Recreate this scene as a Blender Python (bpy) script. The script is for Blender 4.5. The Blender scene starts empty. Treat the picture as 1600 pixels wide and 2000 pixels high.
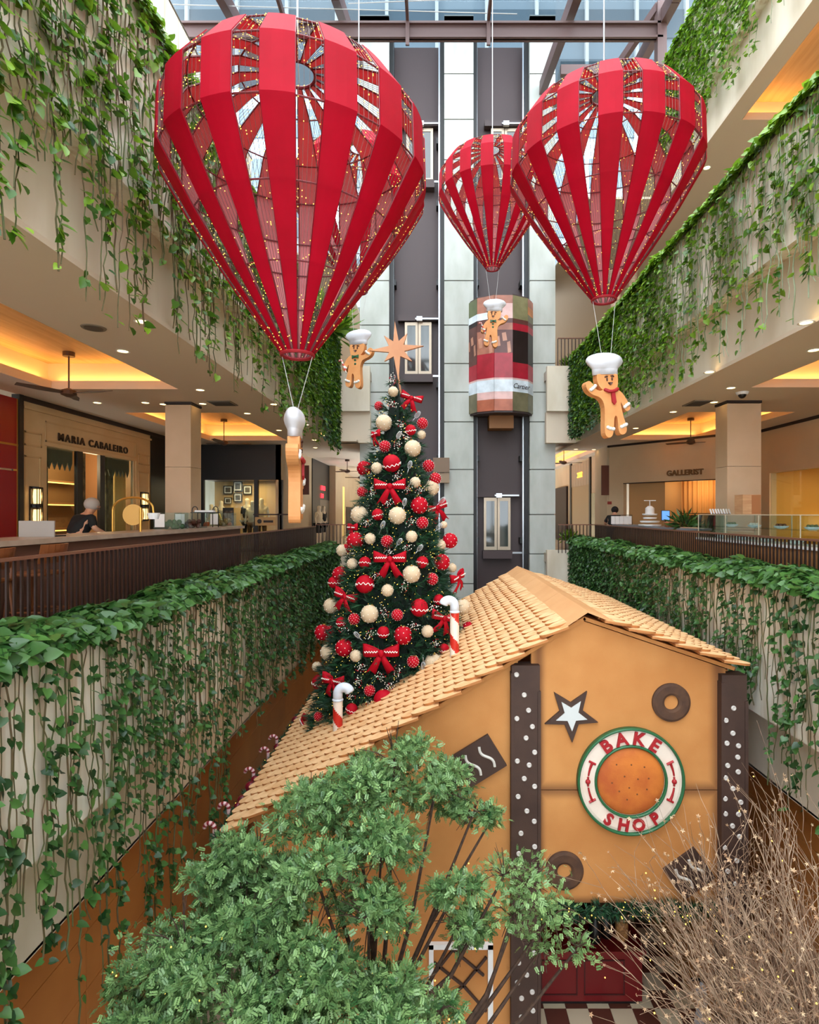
import bpy, math, random
import numpy as np
from mathutils import Vector, Matrix

random.seed(7)
rng = np.random.default_rng(7)
S = bpy.context.scene
COL = S.collection
PI = math.pi

# ------------------------------------------------------------------ camera
EZ = 7.55            # eye height above the ground floor
FPX = 1100.0         # focal length in pixels of the 1600x2000 frame
U0, V0 = 850.0, 1003.0
cam_d = bpy.data.cameras.new('camera')
cam_d.sensor_fit = 'HORIZONTAL'
cam_d.sensor_width = 24.0
cam_d.lens = FPX / 1600 * 24.0
cam_d.shift_x = -(U0 - 800) / 1600
cam_d.shift_y = (V0 - 1000) / 1600
cam_d.clip_start = 0.05
cam = bpy.data.objects.new('camera', cam_d)
COL.objects.link(cam)
cam.location = (0, 0, EZ)
cam.rotation_euler = (PI / 2, 0, 0)
S.camera = cam

# ------------------------------------------------------------------ sky and exposure
W = bpy.data.worlds.new('overcast_sky'); S.world = W
W.use_nodes = True
bg = W.node_tree.nodes['Background']
bg.inputs[0].default_value = (0.86, 0.93, 1.0, 1)
bg.inputs[1].default_value = 6.0
sun_d = bpy.data.lights.new('sun', 'SUN'); sun_d.energy = 1.5; sun_d.angle = math.radians(40)
sun_d.color = (1.0, 0.97, 0.92)
sun = bpy.data.objects.new('sun', sun_d); COL.objects.link(sun)
sun.rotation_euler = (math.radians(12), math.radians(-8), 0)
S.cycles.max_bounces = 9; S.cycles.diffuse_bounces = 5; S.cycles.transparent_max_bounces = 16; S.cycles.adaptive_threshold = 0.03
S.view_settings.view_transform = 'Standard'
S.view_settings.look = 'None'
S.view_settings.exposure = 0.2
S.view_settings.gamma = 1.0
S.view_settings.use_curve_mapping = False

def P(u, v, y):
    return Vector(((u - U0) * y / FPX, y, EZ - (v - V0) * y / FPX))
def PX(u, X):
    return X * FPX / (u - U0)

# ------------------------------------------------------------------ materials
def lin(c):
    out = []
    for x in c[:3]:
        x = x / 255.0
        out.append(x / 12.92 if x <= 0.04045 else ((x + 0.055) / 1.055) ** 2.4)
    return (*out, 1.0)
MATS = {}
def mat(name, c, rough=0.6, metal=0.0, c2=None, nscale=6.0, bump=0.0, bscale=60.0, emit=0.0, trans=0.0,
        attr=False, stretch=None, spec=0.5, coat=0.0, sheen=0.0, ramp=(0.35, 0.65)):
    if name in MATS: return MATS[name]
    m = bpy.data.materials.new(name); MATS[name] = m
    m.use_nodes = True
    nt = m.node_tree; N = nt.nodes; L = nt.links
    b = N['Principled BSDF']; out = N['Material Output']
    b.inputs['Base Color'].default_value = lin(c)
    b.inputs['Roughness'].default_value = rough
    b.inputs['Metallic'].default_value = metal
    b.inputs['Specular IOR Level'].default_value = spec
    b.inputs['Coat Weight'].default_value = coat
    b.inputs['Sheen Weight'].default_value = sheen
    src = None
    geo = None
    if c2 is not None or bump:
        geo = N.new('ShaderNodeNewGeometry')
        vec = geo.outputs['Position']
        if stretch:
            mp = N.new('ShaderNodeMapping'); mp.inputs['Scale'].default_value = stretch
            L.new(vec, mp.inputs['Vector']); vec = mp.outputs['Vector']
    if c2 is not None:
        if attr:
            a = N.new('ShaderNodeAttribute'); a.attribute_name = 'rnd'; fac = a.outputs['Fac']
        else:
            n = N.new('ShaderNodeTexNoise'); n.inputs['Scale'].default_value = nscale
            n.inputs['Detail'].default_value = 4
            L.new(vec, n.inputs['Vector']); fac = n.outputs['Fac']
        r = N.new('ShaderNodeValToRGB')
        r.color_ramp.elements[0].position = 0.0 if attr else ramp[0]
        r.color_ramp.elements[1].position = 1.0 if attr else ramp[1]
        r.color_ramp.elements[0].color = lin(c); r.color_ramp.elements[1].color = lin(c2)
        L.new(fac, r.inputs['Fac']); src = r.outputs['Color']
        L.new(src, b.inputs['Base Color'])
    if bump:
        n2 = N.new('ShaderNodeTexNoise'); n2.inputs['Scale'].default_value = bscale
        L.new(vec, n2.inputs['Vector'])
        bp = N.new('ShaderNodeBump'); bp.inputs['Strength'].default_value = bump
        bp.inputs['Distance'].default_value = 0.02
        L.new(n2.outputs['Fac'], bp.inputs['Height']); L.new(bp.outputs['Normal'], b.inputs['Normal'])
    if emit:
        b.inputs['Emission Color'].default_value = lin(c); b.inputs['Emission Strength'].default_value = emit
    if trans:
        t = N.new('ShaderNodeBsdfTranslucent'); t.inputs['Color'].default_value = lin(c)
        if src: L.new(src, t.inputs['Color'])
        mx = N.new('ShaderNodeMixShader'); mx.inputs[0].default_value = trans
        L.new(b.outputs[0], mx.inputs[1]); L.new(t.outputs[0], mx.inputs[2])
        L.new(mx.outputs[0], out.inputs['Surface'])
    return m
def glow(name, c, strength, sample=False):
    m = mat(name, c, emit=strength)
    if not sample: m.cycles.emission_sampling = 'NONE'
    return m
def glass(name, c=(235, 245, 245), rough=0.02, opacity=0.12):
    if name in MATS: return MATS[name]
    m = bpy.data.materials.new(name); MATS[name] = m; m.use_nodes = True
    nt = m.node_tree; N = nt.nodes; L = nt.links; N.remove(N['Principled BSDF'])
    t = N.new('ShaderNodeBsdfTransparent'); t.inputs[0].default_value = lin(c)
    g = N.new('ShaderNodeBsdfGlossy'); g.inputs['Roughness'].default_value = rough
    lw = N.new('ShaderNodeLayerWeight'); lw.inputs['Blend'].default_value = .5
    f = N.new('ShaderNodeMath'); f.operation = 'POWER'; f.inputs[1].default_value = 4.0; L.new(lw.outputs['Facing'], f.inputs[0])
    ad = N.new('ShaderNodeMath'); ad.operation = 'MULTIPLY_ADD'; ad.inputs[1].default_value = .45; ad.inputs[2].default_value = opacity * 0.3
    L.new(f.outputs[0], ad.inputs[0])
    mx = N.new('ShaderNodeMixShader'); L.new(ad.outputs[0], mx.inputs[0])
    L.new(t.outputs[0], mx.inputs[1]); L.new(g.outputs[0], mx.inputs[2])
    L.new(mx.outputs[0], N['Material Output'].inputs['Surface'])
    return m

M_cream = mat('cream_plaster', (226, 216, 198), 0.7, c2=(206, 192, 168), nscale=1.6, stretch=(1, 1, 0.3), bump=0.05, bscale=40)
M_planter = mat('stained_planter', (236, 230, 216), 0.75, c2=(178, 150, 112), nscale=3.0, stretch=(2.4, 2.4, 0.16), ramp=(0.48, 0.78))
M_soffit = mat('soffit_paint', (214, 198, 176), 0.75)
M_wall = mat('warm_wall', (206, 184, 150), 0.7, c2=(196, 172, 138), nscale=0.8)
M_stonepil = mat('pillar_stone', (210, 182, 150), 0.6, c2=(202, 172, 138), nscale=1.5)
M_brownwall = mat('ochre_wall_panel', (186, 122, 62), 0.5, c2=(160, 98, 46), nscale=0.7)
M_conc = mat('concrete_panel', (188, 192, 186), 0.65, c2=(172, 176, 168), nscale=2.0, stretch=(1, 1, 0.4))
M_joint = mat('dark_joint', (120, 122, 116), 0.8)
M_shaft = mat('shaft_brown', (72, 58, 58), 0.55)
M_steel = mat('brown_steel', (92, 70, 68), 0.5, metal=0.1)
M_rail = mat('railing_brown', (48, 28, 22), 0.45, metal=0.2)
M_railtop = mat('railing_cap', (120, 78, 60), 0.5)
M_chrome = mat('brushed_steel', (190, 195, 200), 0.3, metal=0.9)
M_black = mat('black_paint', (18, 16, 15), 0.45)
M_floor = mat('stone_floor', (176, 160, 138), 0.35, c2=(160, 142, 120), nscale=2)
M_trim = mat('dark_trim', (40, 26, 22), 0.5)
M_led = glow('led_strip_glow', (255, 190, 100), 24.0, True)
M_lamp = glow('lamp_glow', (255, 214, 140), 9.0)
M_bulb = glow('fairy_light_glow', (255, 205, 90), 2.2)
M_glass = glass('clear_glass')
M_white = mat('white_paint', (238, 238, 236), 0.5)
M_soil = mat('dark_soil', (48, 38, 30), 0.9)
M_leaf = mat('pothos_leaf', (22, 56, 28), 0.34, c2=(86, 134, 62), attr=True, trans=0.28)
M_leaf_lit = mat('pothos_leaf_lit', (44, 92, 22), 0.38, c2=(150, 190, 50), attr=True, trans=0.35)  # lit copy of the leaf, skylight brightness put into its colour
M_stem = mat('vine_stem', (70, 84, 40), 0.7, c2=(92, 70, 44), nscale=3)
M_stem_pale = mat('vine_root_pale', (150, 160, 134), 0.8, c2=(120, 128, 96), nscale=3)

# ------------------------------------------------------------------ mesh helpers
class MB:
    def __init__(s): s.v = []; s.f = []; s.m = []; s.cur = 0
    def add(s, vs, fs):
        o = len(s.v); s.v += [tuple(p) for p in vs]
        s.f += [tuple(i + o for i in f) for f in fs]; s.m += [s.cur] * len(fs); return s
    def box(s, x0, x1, y0, y1, z0, z1):
        return s.add([(x0, y0, z0), (x1, y0, z0), (x1, y1, z0), (x0, y1, z0), (x0, y0, z1), (x1, y0, z1), (x1, y1, z1), (x0, y1, z1)],
                     [(0, 3, 2, 1), (4, 5, 6, 7), (0, 1, 5, 4), (1, 2, 6, 5), (2, 3, 7, 6), (3, 0, 4, 7)])
    def quad(s, a, b, c, d): return s.add([a, b, c, d], [(0, 1, 2, 3)])
    def bar(s, a, b, w, h, up=(0, 0, 1)):
        a = Vector(a); b = Vector(b); d = (b - a).normalized(); upv = Vector(up)
        if abs(d.dot(upv)) > 0.98: upv = Vector((0, 1, 0))
        sx = d.cross(upv).normalized(); sz = sx.cross(d).normalized()
        vs = []
        for p in (a, b):
            for i, j in ((-1, -1), (1, -1), (1, 1), (-1, 1)): vs.append(p + sx * (w / 2 * i) + sz * (h / 2 * j))
        return s.add(vs, [(0, 1, 2, 3), (7, 6, 5, 4), (0, 4, 5, 1), (1, 5, 6, 2), (2, 6, 7, 3), (3, 7, 4, 0)])
    def tube(s, pts, r, n=6, closed=False, cap=True):
        pts = [Vector(p) for p in pts]; k = len(pts); vs = []; fs = []
        rr = r if isinstance(r, (list, tuple)) else [r] * k
        pv = None
        for i, p in enumerate(pts):
            if closed: d = pts[(i + 1) % k] - pts[i - 1]
            else: d = pts[min(i + 1, k - 1)] - pts[max(i - 1, 0)]
            if d.length < 1e-9: d = Vector((0, 0, 1))
            d.normalize()
            if pv is None:
                up = Vector((0, 0, 1)) if abs(d.z) < 0.9 else Vector((1, 0, 0))
                pv = d.cross(up).normalized()
            else:
                pv = pv - d * pv.dot(d)
                pv = pv.normalized() if pv.length > 1e-6 else d.orthogonal().normalized()
            w = d.cross(pv)
            for j in range(n):
                a = 2 * PI * j / n; vs.append(p + (pv * math.cos(a) + w * math.sin(a)) * rr[i])
        for i in range(k if closed else k - 1):
            i2 = (i + 1) % k
            for j in range(n):
                j2 = (j + 1) % n; fs.append((i * n + j, i * n + j2, i2 * n + j2, i2 * n + j))
        if cap and not closed:
            fs.append(tuple(range(n - 1, -1, -1))); fs.append(tuple((k - 1) * n + j for j in range(n)))
        return s.add(vs, fs)
    def lathe(s, prof, n=24, c=(0, 0, 0), cap=True):
        vs = []; fs = []
        for r, z in prof:
            for j in range(n):
                a = 2 * PI * j / n; vs.append((c[0] + r * math.cos(a), c[1] + r * math.sin(a), c[2] + z))
        for i in range(len(prof) - 1):
            for j in range(n):
                j2 = (j + 1) % n; fs.append((i * n + j, i * n + j2, (i + 1) * n + j2, (i + 1) * n + j))
        if cap:
            fs.append(tuple(range(n - 1, -1, -1))); fs.append(tuple((len(prof) - 1) * n + j for j in range(n)))
        return s.add(vs, fs)
    def prism(s, outline, d, frame=None):
        """outline: 2D points (counter-clockwise); extruded by d towards -Y; x->X, y->Z unless a frame is given"""
        n = len(outline); fr = frame or (lambda a, b, c: (a, -c, b))
        vs = [fr(x, y, 0) for x, y in outline] + [fr(x, y, d) for x, y in outline]
        fs = [tuple(range(n - 1, -1, -1)), tuple(range(n, 2 * n))] + [(i, (i + 1) % n, n + (i + 1) % n, n + i) for i in range(n)]
        return s.add(vs, fs)
    def sphere(s, c, r, n=10, m=6, sc=(1, 1, 1)):
        prof = [(math.sin(PI * i / m), -math.cos(PI * i / m)) for i in range(m + 1)]
        vs = []; fs = []
        for q, z in prof[1:-1]:
            for j in range(n):
                a = 2 * PI * j / n
                vs.append((c[0] + r * sc[0] * q * math.cos(a), c[1] + r * sc[1] * q * math.sin(a), c[2] + r * sc[2] * z))
        b0 = len(vs); vs.append((c[0], c[1], c[2] - r * sc[2])); vs.append((c[0], c[1], c[2] + r * sc[2]))
        for i in range(m - 2):
            for j in range(n):
                j2 = (j + 1) % n; fs.append((i * n + j, i * n + j2, (i + 1) * n + j2, (i + 1) * n + j))
        for j in range(n):
            j2 = (j + 1) % n; fs.append((b0, j2, j)); fs.append((b0 + 1, (m - 2) * n + j, (m - 2) * n + j2))
        return s.add(vs, fs)
    def xform(s, mtx, start=0):
        s.v = s.v[:start] + [tuple(mtx @ Vector(p)) for p in s.v[start:]]; return s
    def mesh(s, name, mats, smooth=False):
        me = bpy.data.meshes.new(name); me.from_pydata(s.v, [], s.f)
        for m in (mats if isinstance(mats, (list, tuple)) else [mats]): me.materials.append(m)
        if any(s.m): me.polygons.foreach_set('material_index', s.m)
        if smooth: me.polygons.foreach_set('use_smooth', [True] * len(s.f))
        me.update(); return me
    def obj(s, name, mats, parent=None, smooth=False, **kw): return link(name, s.mesh(name, mats, smooth), parent, **kw)

def tag(o, label=None, cat=None, group=None, kind=None):
    if label: o['label'] = label
    if cat: o['category'] = cat
    if group: o['group'] = group
    if kind: o['kind'] = kind
    return o
def link(name, data, parent=None, label=None, cat=None, group=None, kind=None, loc=None, rot=None, scale=None):
    o = bpy.data.objects.new(name, data); COL.objects.link(o)
    if parent: o.parent = parent
    if loc is not None: o.location = loc
    if rot is not None: o.rotation_euler = rot
    if scale is not None: o.scale = (scale,) * 3 if isinstance(scale, (int, float)) else scale
    return tag(o, label, cat, group, kind)
def empty(name, loc=(0, 0, 0), label=None, cat=None, group=None, rot=None, kind=None):
    o = link(name, None, None, label, cat, group, kind, loc, rot); o.empty_display_size = 0.1; return o
def copy_tree(o, parent=None):
    c = o.copy(); COL.objects.link(c); c.parent = parent
    for ch in o.children: copy_tree(ch, c)
    return c
def B(name, m, x0, x1, y0, y1, z0, z1, parent=None, **kw):
    return MB().box(x0, x1, y0, y1, z0, z1).obj(name, m, parent, **kw)
def struct(name, mb, m, label, parent=None): return mb.obj(name, m, parent, label=label, kind='structure')
def bevel(o, w=0.01, seg=2):
    md = o.modifiers.new('bevel', 'BEVEL'); md.width = w; md.segments = seg; md.limit_method = 'ANGLE'; return o
def text_mesh(txt, size, extrude, m, spacing=1.0, bold=0.0, shear=0.0, res=3):
    cu = bpy.data.curves.new('lettering', 'FONT'); cu.body = txt; cu.size = size; cu.extrude = extrude
    cu.space_character = spacing; cu.offset = bold; cu.align_x = 'CENTER'; cu.align_y = 'CENTER'; cu.shear = shear; cu.resolution_u = res
    ob = bpy.data.objects.new('lettering', cu); COL.objects.link(ob)
    me = bpy.data.meshes.new_from_object(ob.evaluated_get(bpy.context.evaluated_depsgraph_get()))
    bpy.data.objects.remove(ob); bpy.data.curves.remove(cu)
    me.materials.clear(); me.materials.append(m); return me

def split_letters(me):
    """one mesh for each letter of a line of text"""
    n = len(me.vertices); par = list(range(n))
    def find(a):
        while par[a] != a: par[a] = par[par[a]]; a = par[a]
        return a
    for e in me.edges: par[find(e.vertices[0])] = find(e.vertices[1])
    comp = {}
    for v in me.vertices: comp.setdefault(find(v.index), []).append(v.index)
    items = sorted(([min(me.vertices[i].co.x for i in c), max(me.vertices[i].co.x for i in c), c] for c in comp.values()), key=lambda t: t[0])
    grp = []
    for a, b, c in items:
        if grp and a < grp[-1][1] - .02 * (grp[-1][1] - grp[-1][0]): grp[-1][1] = max(grp[-1][1], b); grp[-1][2] += c
        else: grp.append([a, b, list(c)])
    out = []
    for a, b, c in grp:
        mp = {i: k for k, i in enumerate(c)}; m2 = bpy.data.meshes.new('letter')
        m2.from_pydata([tuple(me.vertices[i].co) for i in c], [], [tuple(mp[i] for i in p.vertices) for p in me.polygons if p.vertices[0] in mp])
        m2.materials.append(me.materials[0]); out.append(m2)
    return out
# scattering templates (leaves, needles) with numpy: template +Y is the length axis, +Z the upper side
def frames(d, n):
    d = d / np.linalg.norm(d, axis=1, keepdims=True)
    x = np.cross(d, n); x /= np.maximum(np.linalg.norm(x, axis=1, keepdims=True), 1e-6)
    z = np.cross(x, d); return np.stack([x, d, z], axis=2)
def scatter(tv, tf, pos, R, sc, rnd, name, mats):
    tv = np.array(tv, float); n = len(pos); k = len(tv)
    V = np.einsum('nij,kj->nki', R, tv) * np.asarray(sc).reshape(n, 1, 1) + pos[:, None, :]
    loops = np.concatenate([np.array(f) for f in tf]); tot = np.array([len(f) for f in tf])
    LI = (loops[None, :] + (np.arange(n) * k)[:, None]).ravel()
    T = np.tile(tot, n); ST = np.concatenate([[0], np.cumsum(T)[:-1]])
    me = bpy.data.meshes.new(name)
    me.vertices.add(n * k); me.vertices.foreach_set('co', V.ravel())
    me.loops.add(len(LI)); me.loops.foreach_set('vertex_index', LI.astype(np.int32))
    me.polygons.add(len(T)); me.polygons.foreach_set('loop_start', ST.astype(np.int32))
    me.update(calc_edges=True)
    a = me.attributes.new('rnd', 'FLOAT', 'POINT'); a.data.foreach_set('value', np.repeat(rnd, k).astype(np.float32))
    me.materials.append(mats)
    return me
HEART_V = [(0, 0, 0), (-.30, -.10, .05), (-.46, .22, .09), (-.30, .62, .05), (0, 1.0, -.08), (.30, .62, .05), (.46, .22, .09), (.30, -.10, .05), (0, .45, -.02)]
HEART_F = [(0, 8, 2, 1), (8, 4, 3, 2), (0, 7, 6, 8), (8, 6, 5, 4)]
def runif(n, a, b): return rng.uniform(a, b, n)
# ================================================================== THE SETTING
XL, XR = -3.25, 4.55
Y0, YB, YE = -6.0, 18.7, 19.5
WL, WR = -8.4, 9.35
F1, F2 = 6.2, 12.4
C1, C2 = 9.95, 16.15

struct('floor', MB().box(-9, 10, Y0 - 3, 24, -0.2, 0), M_floor, 'stone floor of the ground level under the bake shop')
wb_ = MB()
for x in range(-9, 11, 2): wb_.box(x - .06, x + .06, Y0 - 3.1, Y0 - 3, 0, 21)
for z in (0.1, 6.0, 12.2, 18.4, 20.9): wb_.box(-9, 10, Y0 - 3.12, Y0 - 3, z - .15, z + .15)
wb_ = struct('window_fill', wb_, M_steel, 'tall unseen glazed end wall added on the near side of the atrium for fill light')  # unseen glazing added behind the camera to let in fill daylight
for x in range(-9, 9, 2):
    MB().box(x + .07, x + 1.93, Y0 - 3.06, Y0 - 3.05, .2, 20.8).obj('pane', glass('added_end_wall_glass', (252, 253, 253), .03, .1), wb_)
struct('ground', MB().box(-60, 60, -70, Y0 - 3.1, -.3, -.05), M_floor, 'unseen paved forecourt outside the added glazed end wall')
struct('floor', MB().box(XL - .1, XR + .1, Y0, -0.4, F1 - 0.4, F1), M_floor, 'landing on the near side of the atrium')

def side(s, xp, soffit, step, top, floor, wall, label, y0=Y0, y1=YB):
    """one gallery edge: recessed band, planter wall, trough, floor slab"""
    def bx(mb, a, b, *r): return mb.box(min(a, b), max(a, b), *r)
    w = struct('wall_left' if s < 0 else 'wall_right', bx(MB(), xp, xp + s * .1, y0, y1, step, top), M_planter, f'cream planter wall of the {label}')
    m = MB(); bx(m, xp + s * .24, xp + s * .45, y0, y1, soffit + .012, step + .1)
    m.obj('fascia', M_cream, w)
    m = MB(); bx(m, xp + s * .6, xp + s * .68, y0, y1, step, top - .02)
    m.obj('trough_back', M_cream, w)
    m = MB(); bx(m, xp + s * .1, xp + s * .6, y0, y1, top - .25, top - .08)
    m.obj('soil', M_soil, w)
    m = MB(); bx(m, xp + s * .1, xp + s * .3, y0, y1, step, step + .08)
    m.obj('planter_bottom', M_planter, w)
    m = MB(); bx(m, xp - s * .02, xp + s * .14, y0, y1, top, top + .03)
    m.obj('coping', mat('planter_coping', (96, 84, 74), .6), w)
    m = MB(); bx(m, xp + s * .45, wall, y0, 42, floor - .35, floor)
    struct('floor', m, M_floor, f'gallery floor behind the {label}')
    return w
side(-1, XL, 3.71, 4.72, 6.41, F1, WL, 'first-floor gallery on the left')
side(1, XR, 3.71, 4.72, 6.6, F1, WR, 'first-floor gallery on the right')
side(-1, XL, C1, 11.0, 13.1, F2, WL, 'second-floor gallery on the left')
side(1, XR, C1, 11.0, 12.6, F2, WR, 'second-floor gallery on the right')
side(1, 6.1, C2, 17.3, 19.3, 18.6, WR, 'third-floor gallery on the right', y1=15.4)
side(-1, -6.1, C2, 17.3, 19.3, 18.6, WL, 'third-floor gallery on the left')

def ceiling(x0, x1, y0, y1, z, holes, label):
    xs = sorted({x0, x1, *[h[0] for h in holes], *[h[1] for h in holes]})
    ys = sorted({y0, y1, *[h[2] for h in holes], *[h[3] for h in holes]})
    m = MB()
    for a, b in zip(xs, xs[1:]):
        for c, d in zip(ys, ys[1:]):
            if any(h[0] <= a and b <= h[1] and h[2] <= c and d <= h[3] for h in holes): continue
            m.box(a, b, c, d, z, z + .06)
    o = struct('ceiling', m, M_soffit, label)
    for h in holes:
        a, b, c, d = h; e = .22; z1, z2 = z + .16, z + .55
        q = MB()
        for (p0, p1) in (((a, c), (b, c)), ((b, c), (b, d)), ((b, d), (a, d)), ((a, d), (a, c))):
            q.quad((*p0, z), (*p1, z), (*p1, z1), (*p0, z1))
        q.v = []; q.f = []; q.m = []; i_ = .003
        for (p0, p1) in (((a + i_, c + i_), (b - i_, c + i_)), ((b - i_, c + i_), (b - i_, d - i_)), ((b - i_, d - i_), (a + i_, d - i_)), ((a + i_, d - i_), (a + i_, c + i_))):
            q.quad((*p0, z - .002), (*p1, z - .002), (*p1, z1), (*p0, z1))
        A, Bq, Cq, D = a - e, b + e, c - e, d + e
        for (p0, p1) in (((A, Cq), (Bq, Cq)), ((Bq, Cq), (Bq, D)), ((Bq, D), (A, D)), ((A, D), (A, Cq))):
            q.quad((*p0, z1), (*p1, z1), (*p1, z2), (*p0, z2))
        for (i0, i1, j0, j1) in ((A, a, Cq, D), (b, Bq, Cq, D), (a, b, Cq, c), (a, b, d, D)):
            q.quad((i0, j0, z1), (i1, j0, z1), (i1, j1, z1), (i0, j1, z1))
        q.obj('cove', M_soffit, o)
        MB().quad((A, Cq, z2), (Bq, Cq, z2), (Bq, D, z2), (A, D, z2)).obj('cove_panel', mat('cove_wood', (196, 166, 124), .6, c2=(180, 150, 108), nscale=2, stretch=(6, .5, 1)), o)
        k = .05
        l = MB(); zz = z1 + .01
        for (i0, i1, j0, j1) in ((a - .16, a - .16 + k, c, d), (b + .16 - k, b + .16, c, d), (a, b, c - .16, c - .16 + k), (a, b, d + .16 - k, d + .16)):
            l.quad((i0, j0, zz), (i1, j0, zz), (i1, j1, zz), (i0, j1, zz))
        l.obj('led_strip', M_led, o, kind='structure')
    return o
ceiling(WL, XL - .225, Y0, 42, C1, [(-7.4, -4.95, 5.0, 10.86), (-7.4, -4.85, 13.4, 18.5)], 'beige gallery ceiling with glowing coves on the left')
ceiling(XL - .23, -2.6, YB, 42, C1, [], 'beige ceiling of the far passage on the left')
ceiling(XR + .225, WR, Y0, 42, C1, [(6.0, 8.5, 5.0, 10.7), (6.0, 8.5, 13.3, 18.3), (4.9, 6.2, 21.5, 30)], 'beige gallery ceiling with glowing coves on the right')
ceiling(6.325, WR, Y0, 15.4, C2, [(6.7, 9.0, 4, 12.3)], 'beige second-floor ceiling with a glowing cove on the right')
ceiling(WL, -6.2, Y0, YB, C2, [], 'beige second-floor ceiling on the left')
ceiling(4.2, WR, 15.4, 42, C2, [], 'second-floor ceiling beside the lifts on the right')
ceiling(WL, XL, YB, 42, C2, [], 'second-floor ceiling beside the lifts on the left')
for h in ((-4.9, -3.4, 21.6, 29),):
    pass

# gallery end returns next to the lifts
for s, a, b in ((-1, XL, -2.6), (1, 4.17, XR)):
    for f, st, so in ((F2, 11.0, C1), (F1, 4.72, 3.71)):
        x0, x1 = min(a, b), max(a, b)
        w = struct('wall_left' if s < 0 else 'wall_right', MB().box(x0 - .4, x1 + .4, 18.95, 19.15, st, f + .12), M_cream, f'cream slab end beside the lift columns, {"left" if s < 0 else "right"}, {"second" if f == F2 else "first"} floor')
        MB().box(x0 - .4, x1 + .4, 19.1, 19.35, so, st).obj('fascia', M_soffit, w)
        MB().box(x0 - .4, x1 + .4, 19.15, 42, f - .3, f).obj('slab', M_floor, w)

# ground-level panelled walls
for s, x, lab in ((-1, -3.75, 'left'), (1, 5.05, 'right')):
    w = struct('wall_left' if s < 0 else 'wall_right', MB().box(min(x, x + s * .2), max(x, x + s * .2), Y0, 24, 0, 3.75), mat('panel_gap', (70, 44, 24), .8), f'ochre panelled ground-floor wall on the {lab}')
    x2 = x - s * .04
    pm = MB().box(min(x, x2) , max(x, x2), 0, 1.985, 0, .605).mesh('wall_panel', M_brownwall)
    for i in range(11):
        for j in range(6):
            link('wall_panel', pm, w, loc=(0, 2 + i * 2.0, .02 + j * .617))
struct('wall_far', MB().box(-3.8, -1.0, 18.6, 18.75, 0, 4.7).box(3.6, 5.1, 18.6, 18.75, 0, 4.7), M_brownwall, 'ochre ground-floor wall under the lift tower')
# ground-level soffits under the galleries
struct('ceiling', MB().box(-9, XL - .24, Y0, 24, 3.71, 3.75), M_soffit, 'ground-floor soffit on the left')
struct('ceiling', MB().box(XR + .24, 10, Y0, 24, 3.71, 3.75), M_soffit, 'ground-floor soffit on the right')

# ------------------------------------------------------------------ upper outside walls and far ends
for x0, x1, lab, nm in ((WL - 2.7, WL - 2.5, 'left', 'wall_left'), (WR + 1.9, WR + 2.1, 'right', 'wall_right')):
    struct(nm, MB().box(x0, x1, Y0, 42, 0, 20.3), M_cream, f'outer wall behind the shops on the {lab}')
struct('wall_far', MB().box(-9, 10, 42, 42.3, 0, 20), M_wall, 'far end wall of the shop passages')
struct('wall_left', MB().box(WL, WL + .1, Y0, 24, F2, C2), M_wall, 'warm second-floor wall on the left')
struct('wall_right', MB().box(WR - .1, WR, Y0, 24, F2, C2), M_wall, 'warm second-floor wall on the right')

# office tower seen through the skylight
tw_ = empty('office_tower', (0, 34, 20), 'pale office building seen through the skylight', 'building')
B('facade', mat('tower_pale', (150, 166, 176), .6), -22, 22, 0, 8, 0, 34, tw_)
for k in range(11): B('window_band', mat('tower_glass', (92, 112, 124), .2), -21.5, 21.5, -.1, 0, 1.2 + 3 * k, 2.9 + 3 * k, tw_)
for k in range(15): B('fin', M_white, -21 + 3 * k, -20.8 + 3 * k, -.3, 0, 0, 34, tw_)
# ------------------------------------------------------------------ lift tower
zj = [EZ - (v - V0) * YE / FPX for v in (30, 144, 233, 312, 548, 635, 710, 766, 824, 917, 1005, 1082, 1140, 1230, 1330)]
zj = [24.6] + zj + [0.0]
for i, (u0, u1) in enumerate(((703, 760), (868, 925), (1035, 1085))):
    x0, x1 = P(u0, 0, YE).x, P(u1, 0, YE).x
    w = struct('wall_far', MB().box(x0 + .02, x1 - .02, YE + .03, YE + 3, 0, 24.6), M_joint, ('left', 'middle', 'right')[i] + ' concrete column of the lift tower')
    for a, b in zip(zj, zj[1:]):
        B('concrete_panel', M_conc, x0, x1, YE, YE + .5, b + .02, a - .02, w)
struct('wall_far', MB().box(-2.6, 4.17, YE + .75, YE + 3, 0, 24.3), M_shaft, 'dark brown back of the lift shafts')
for u in (760, 868, 925, 1035):     # shaft edge channels
    x = P(u, 0, YE).x; sgn = 1 if u in (760, 925) else -1
    struct('trim_%d' % u, MB().box(min(x, x + sgn * .14), max(x, x + sgn * .14), YE + .2, YE + .75, 0, 24.3), M_black, 'dark steel channel at a lift shaft edge')
def guide(u, w=.05, y=YE + .3):
    x = P(u, 0, y).x
    m = MB().box(x - w / 2, x + w / 2, y, y + .06, 0.2, 24.2)
    o = m.obj('lift_guide_rail', M_chrome, label='slim steel guide rail running up the lift shaft', cat='guide rail', group='lift guide rails')
    for z in (3, 6.5, 9.4, 12.0, 15.6, 18.4, 20.6):
        B('bracket', M_black, x - .1, x + .1, y + .05, y + .45, z, z + .2, o)
for u in (768, 858, 931, 1022): guide(u)
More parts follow.
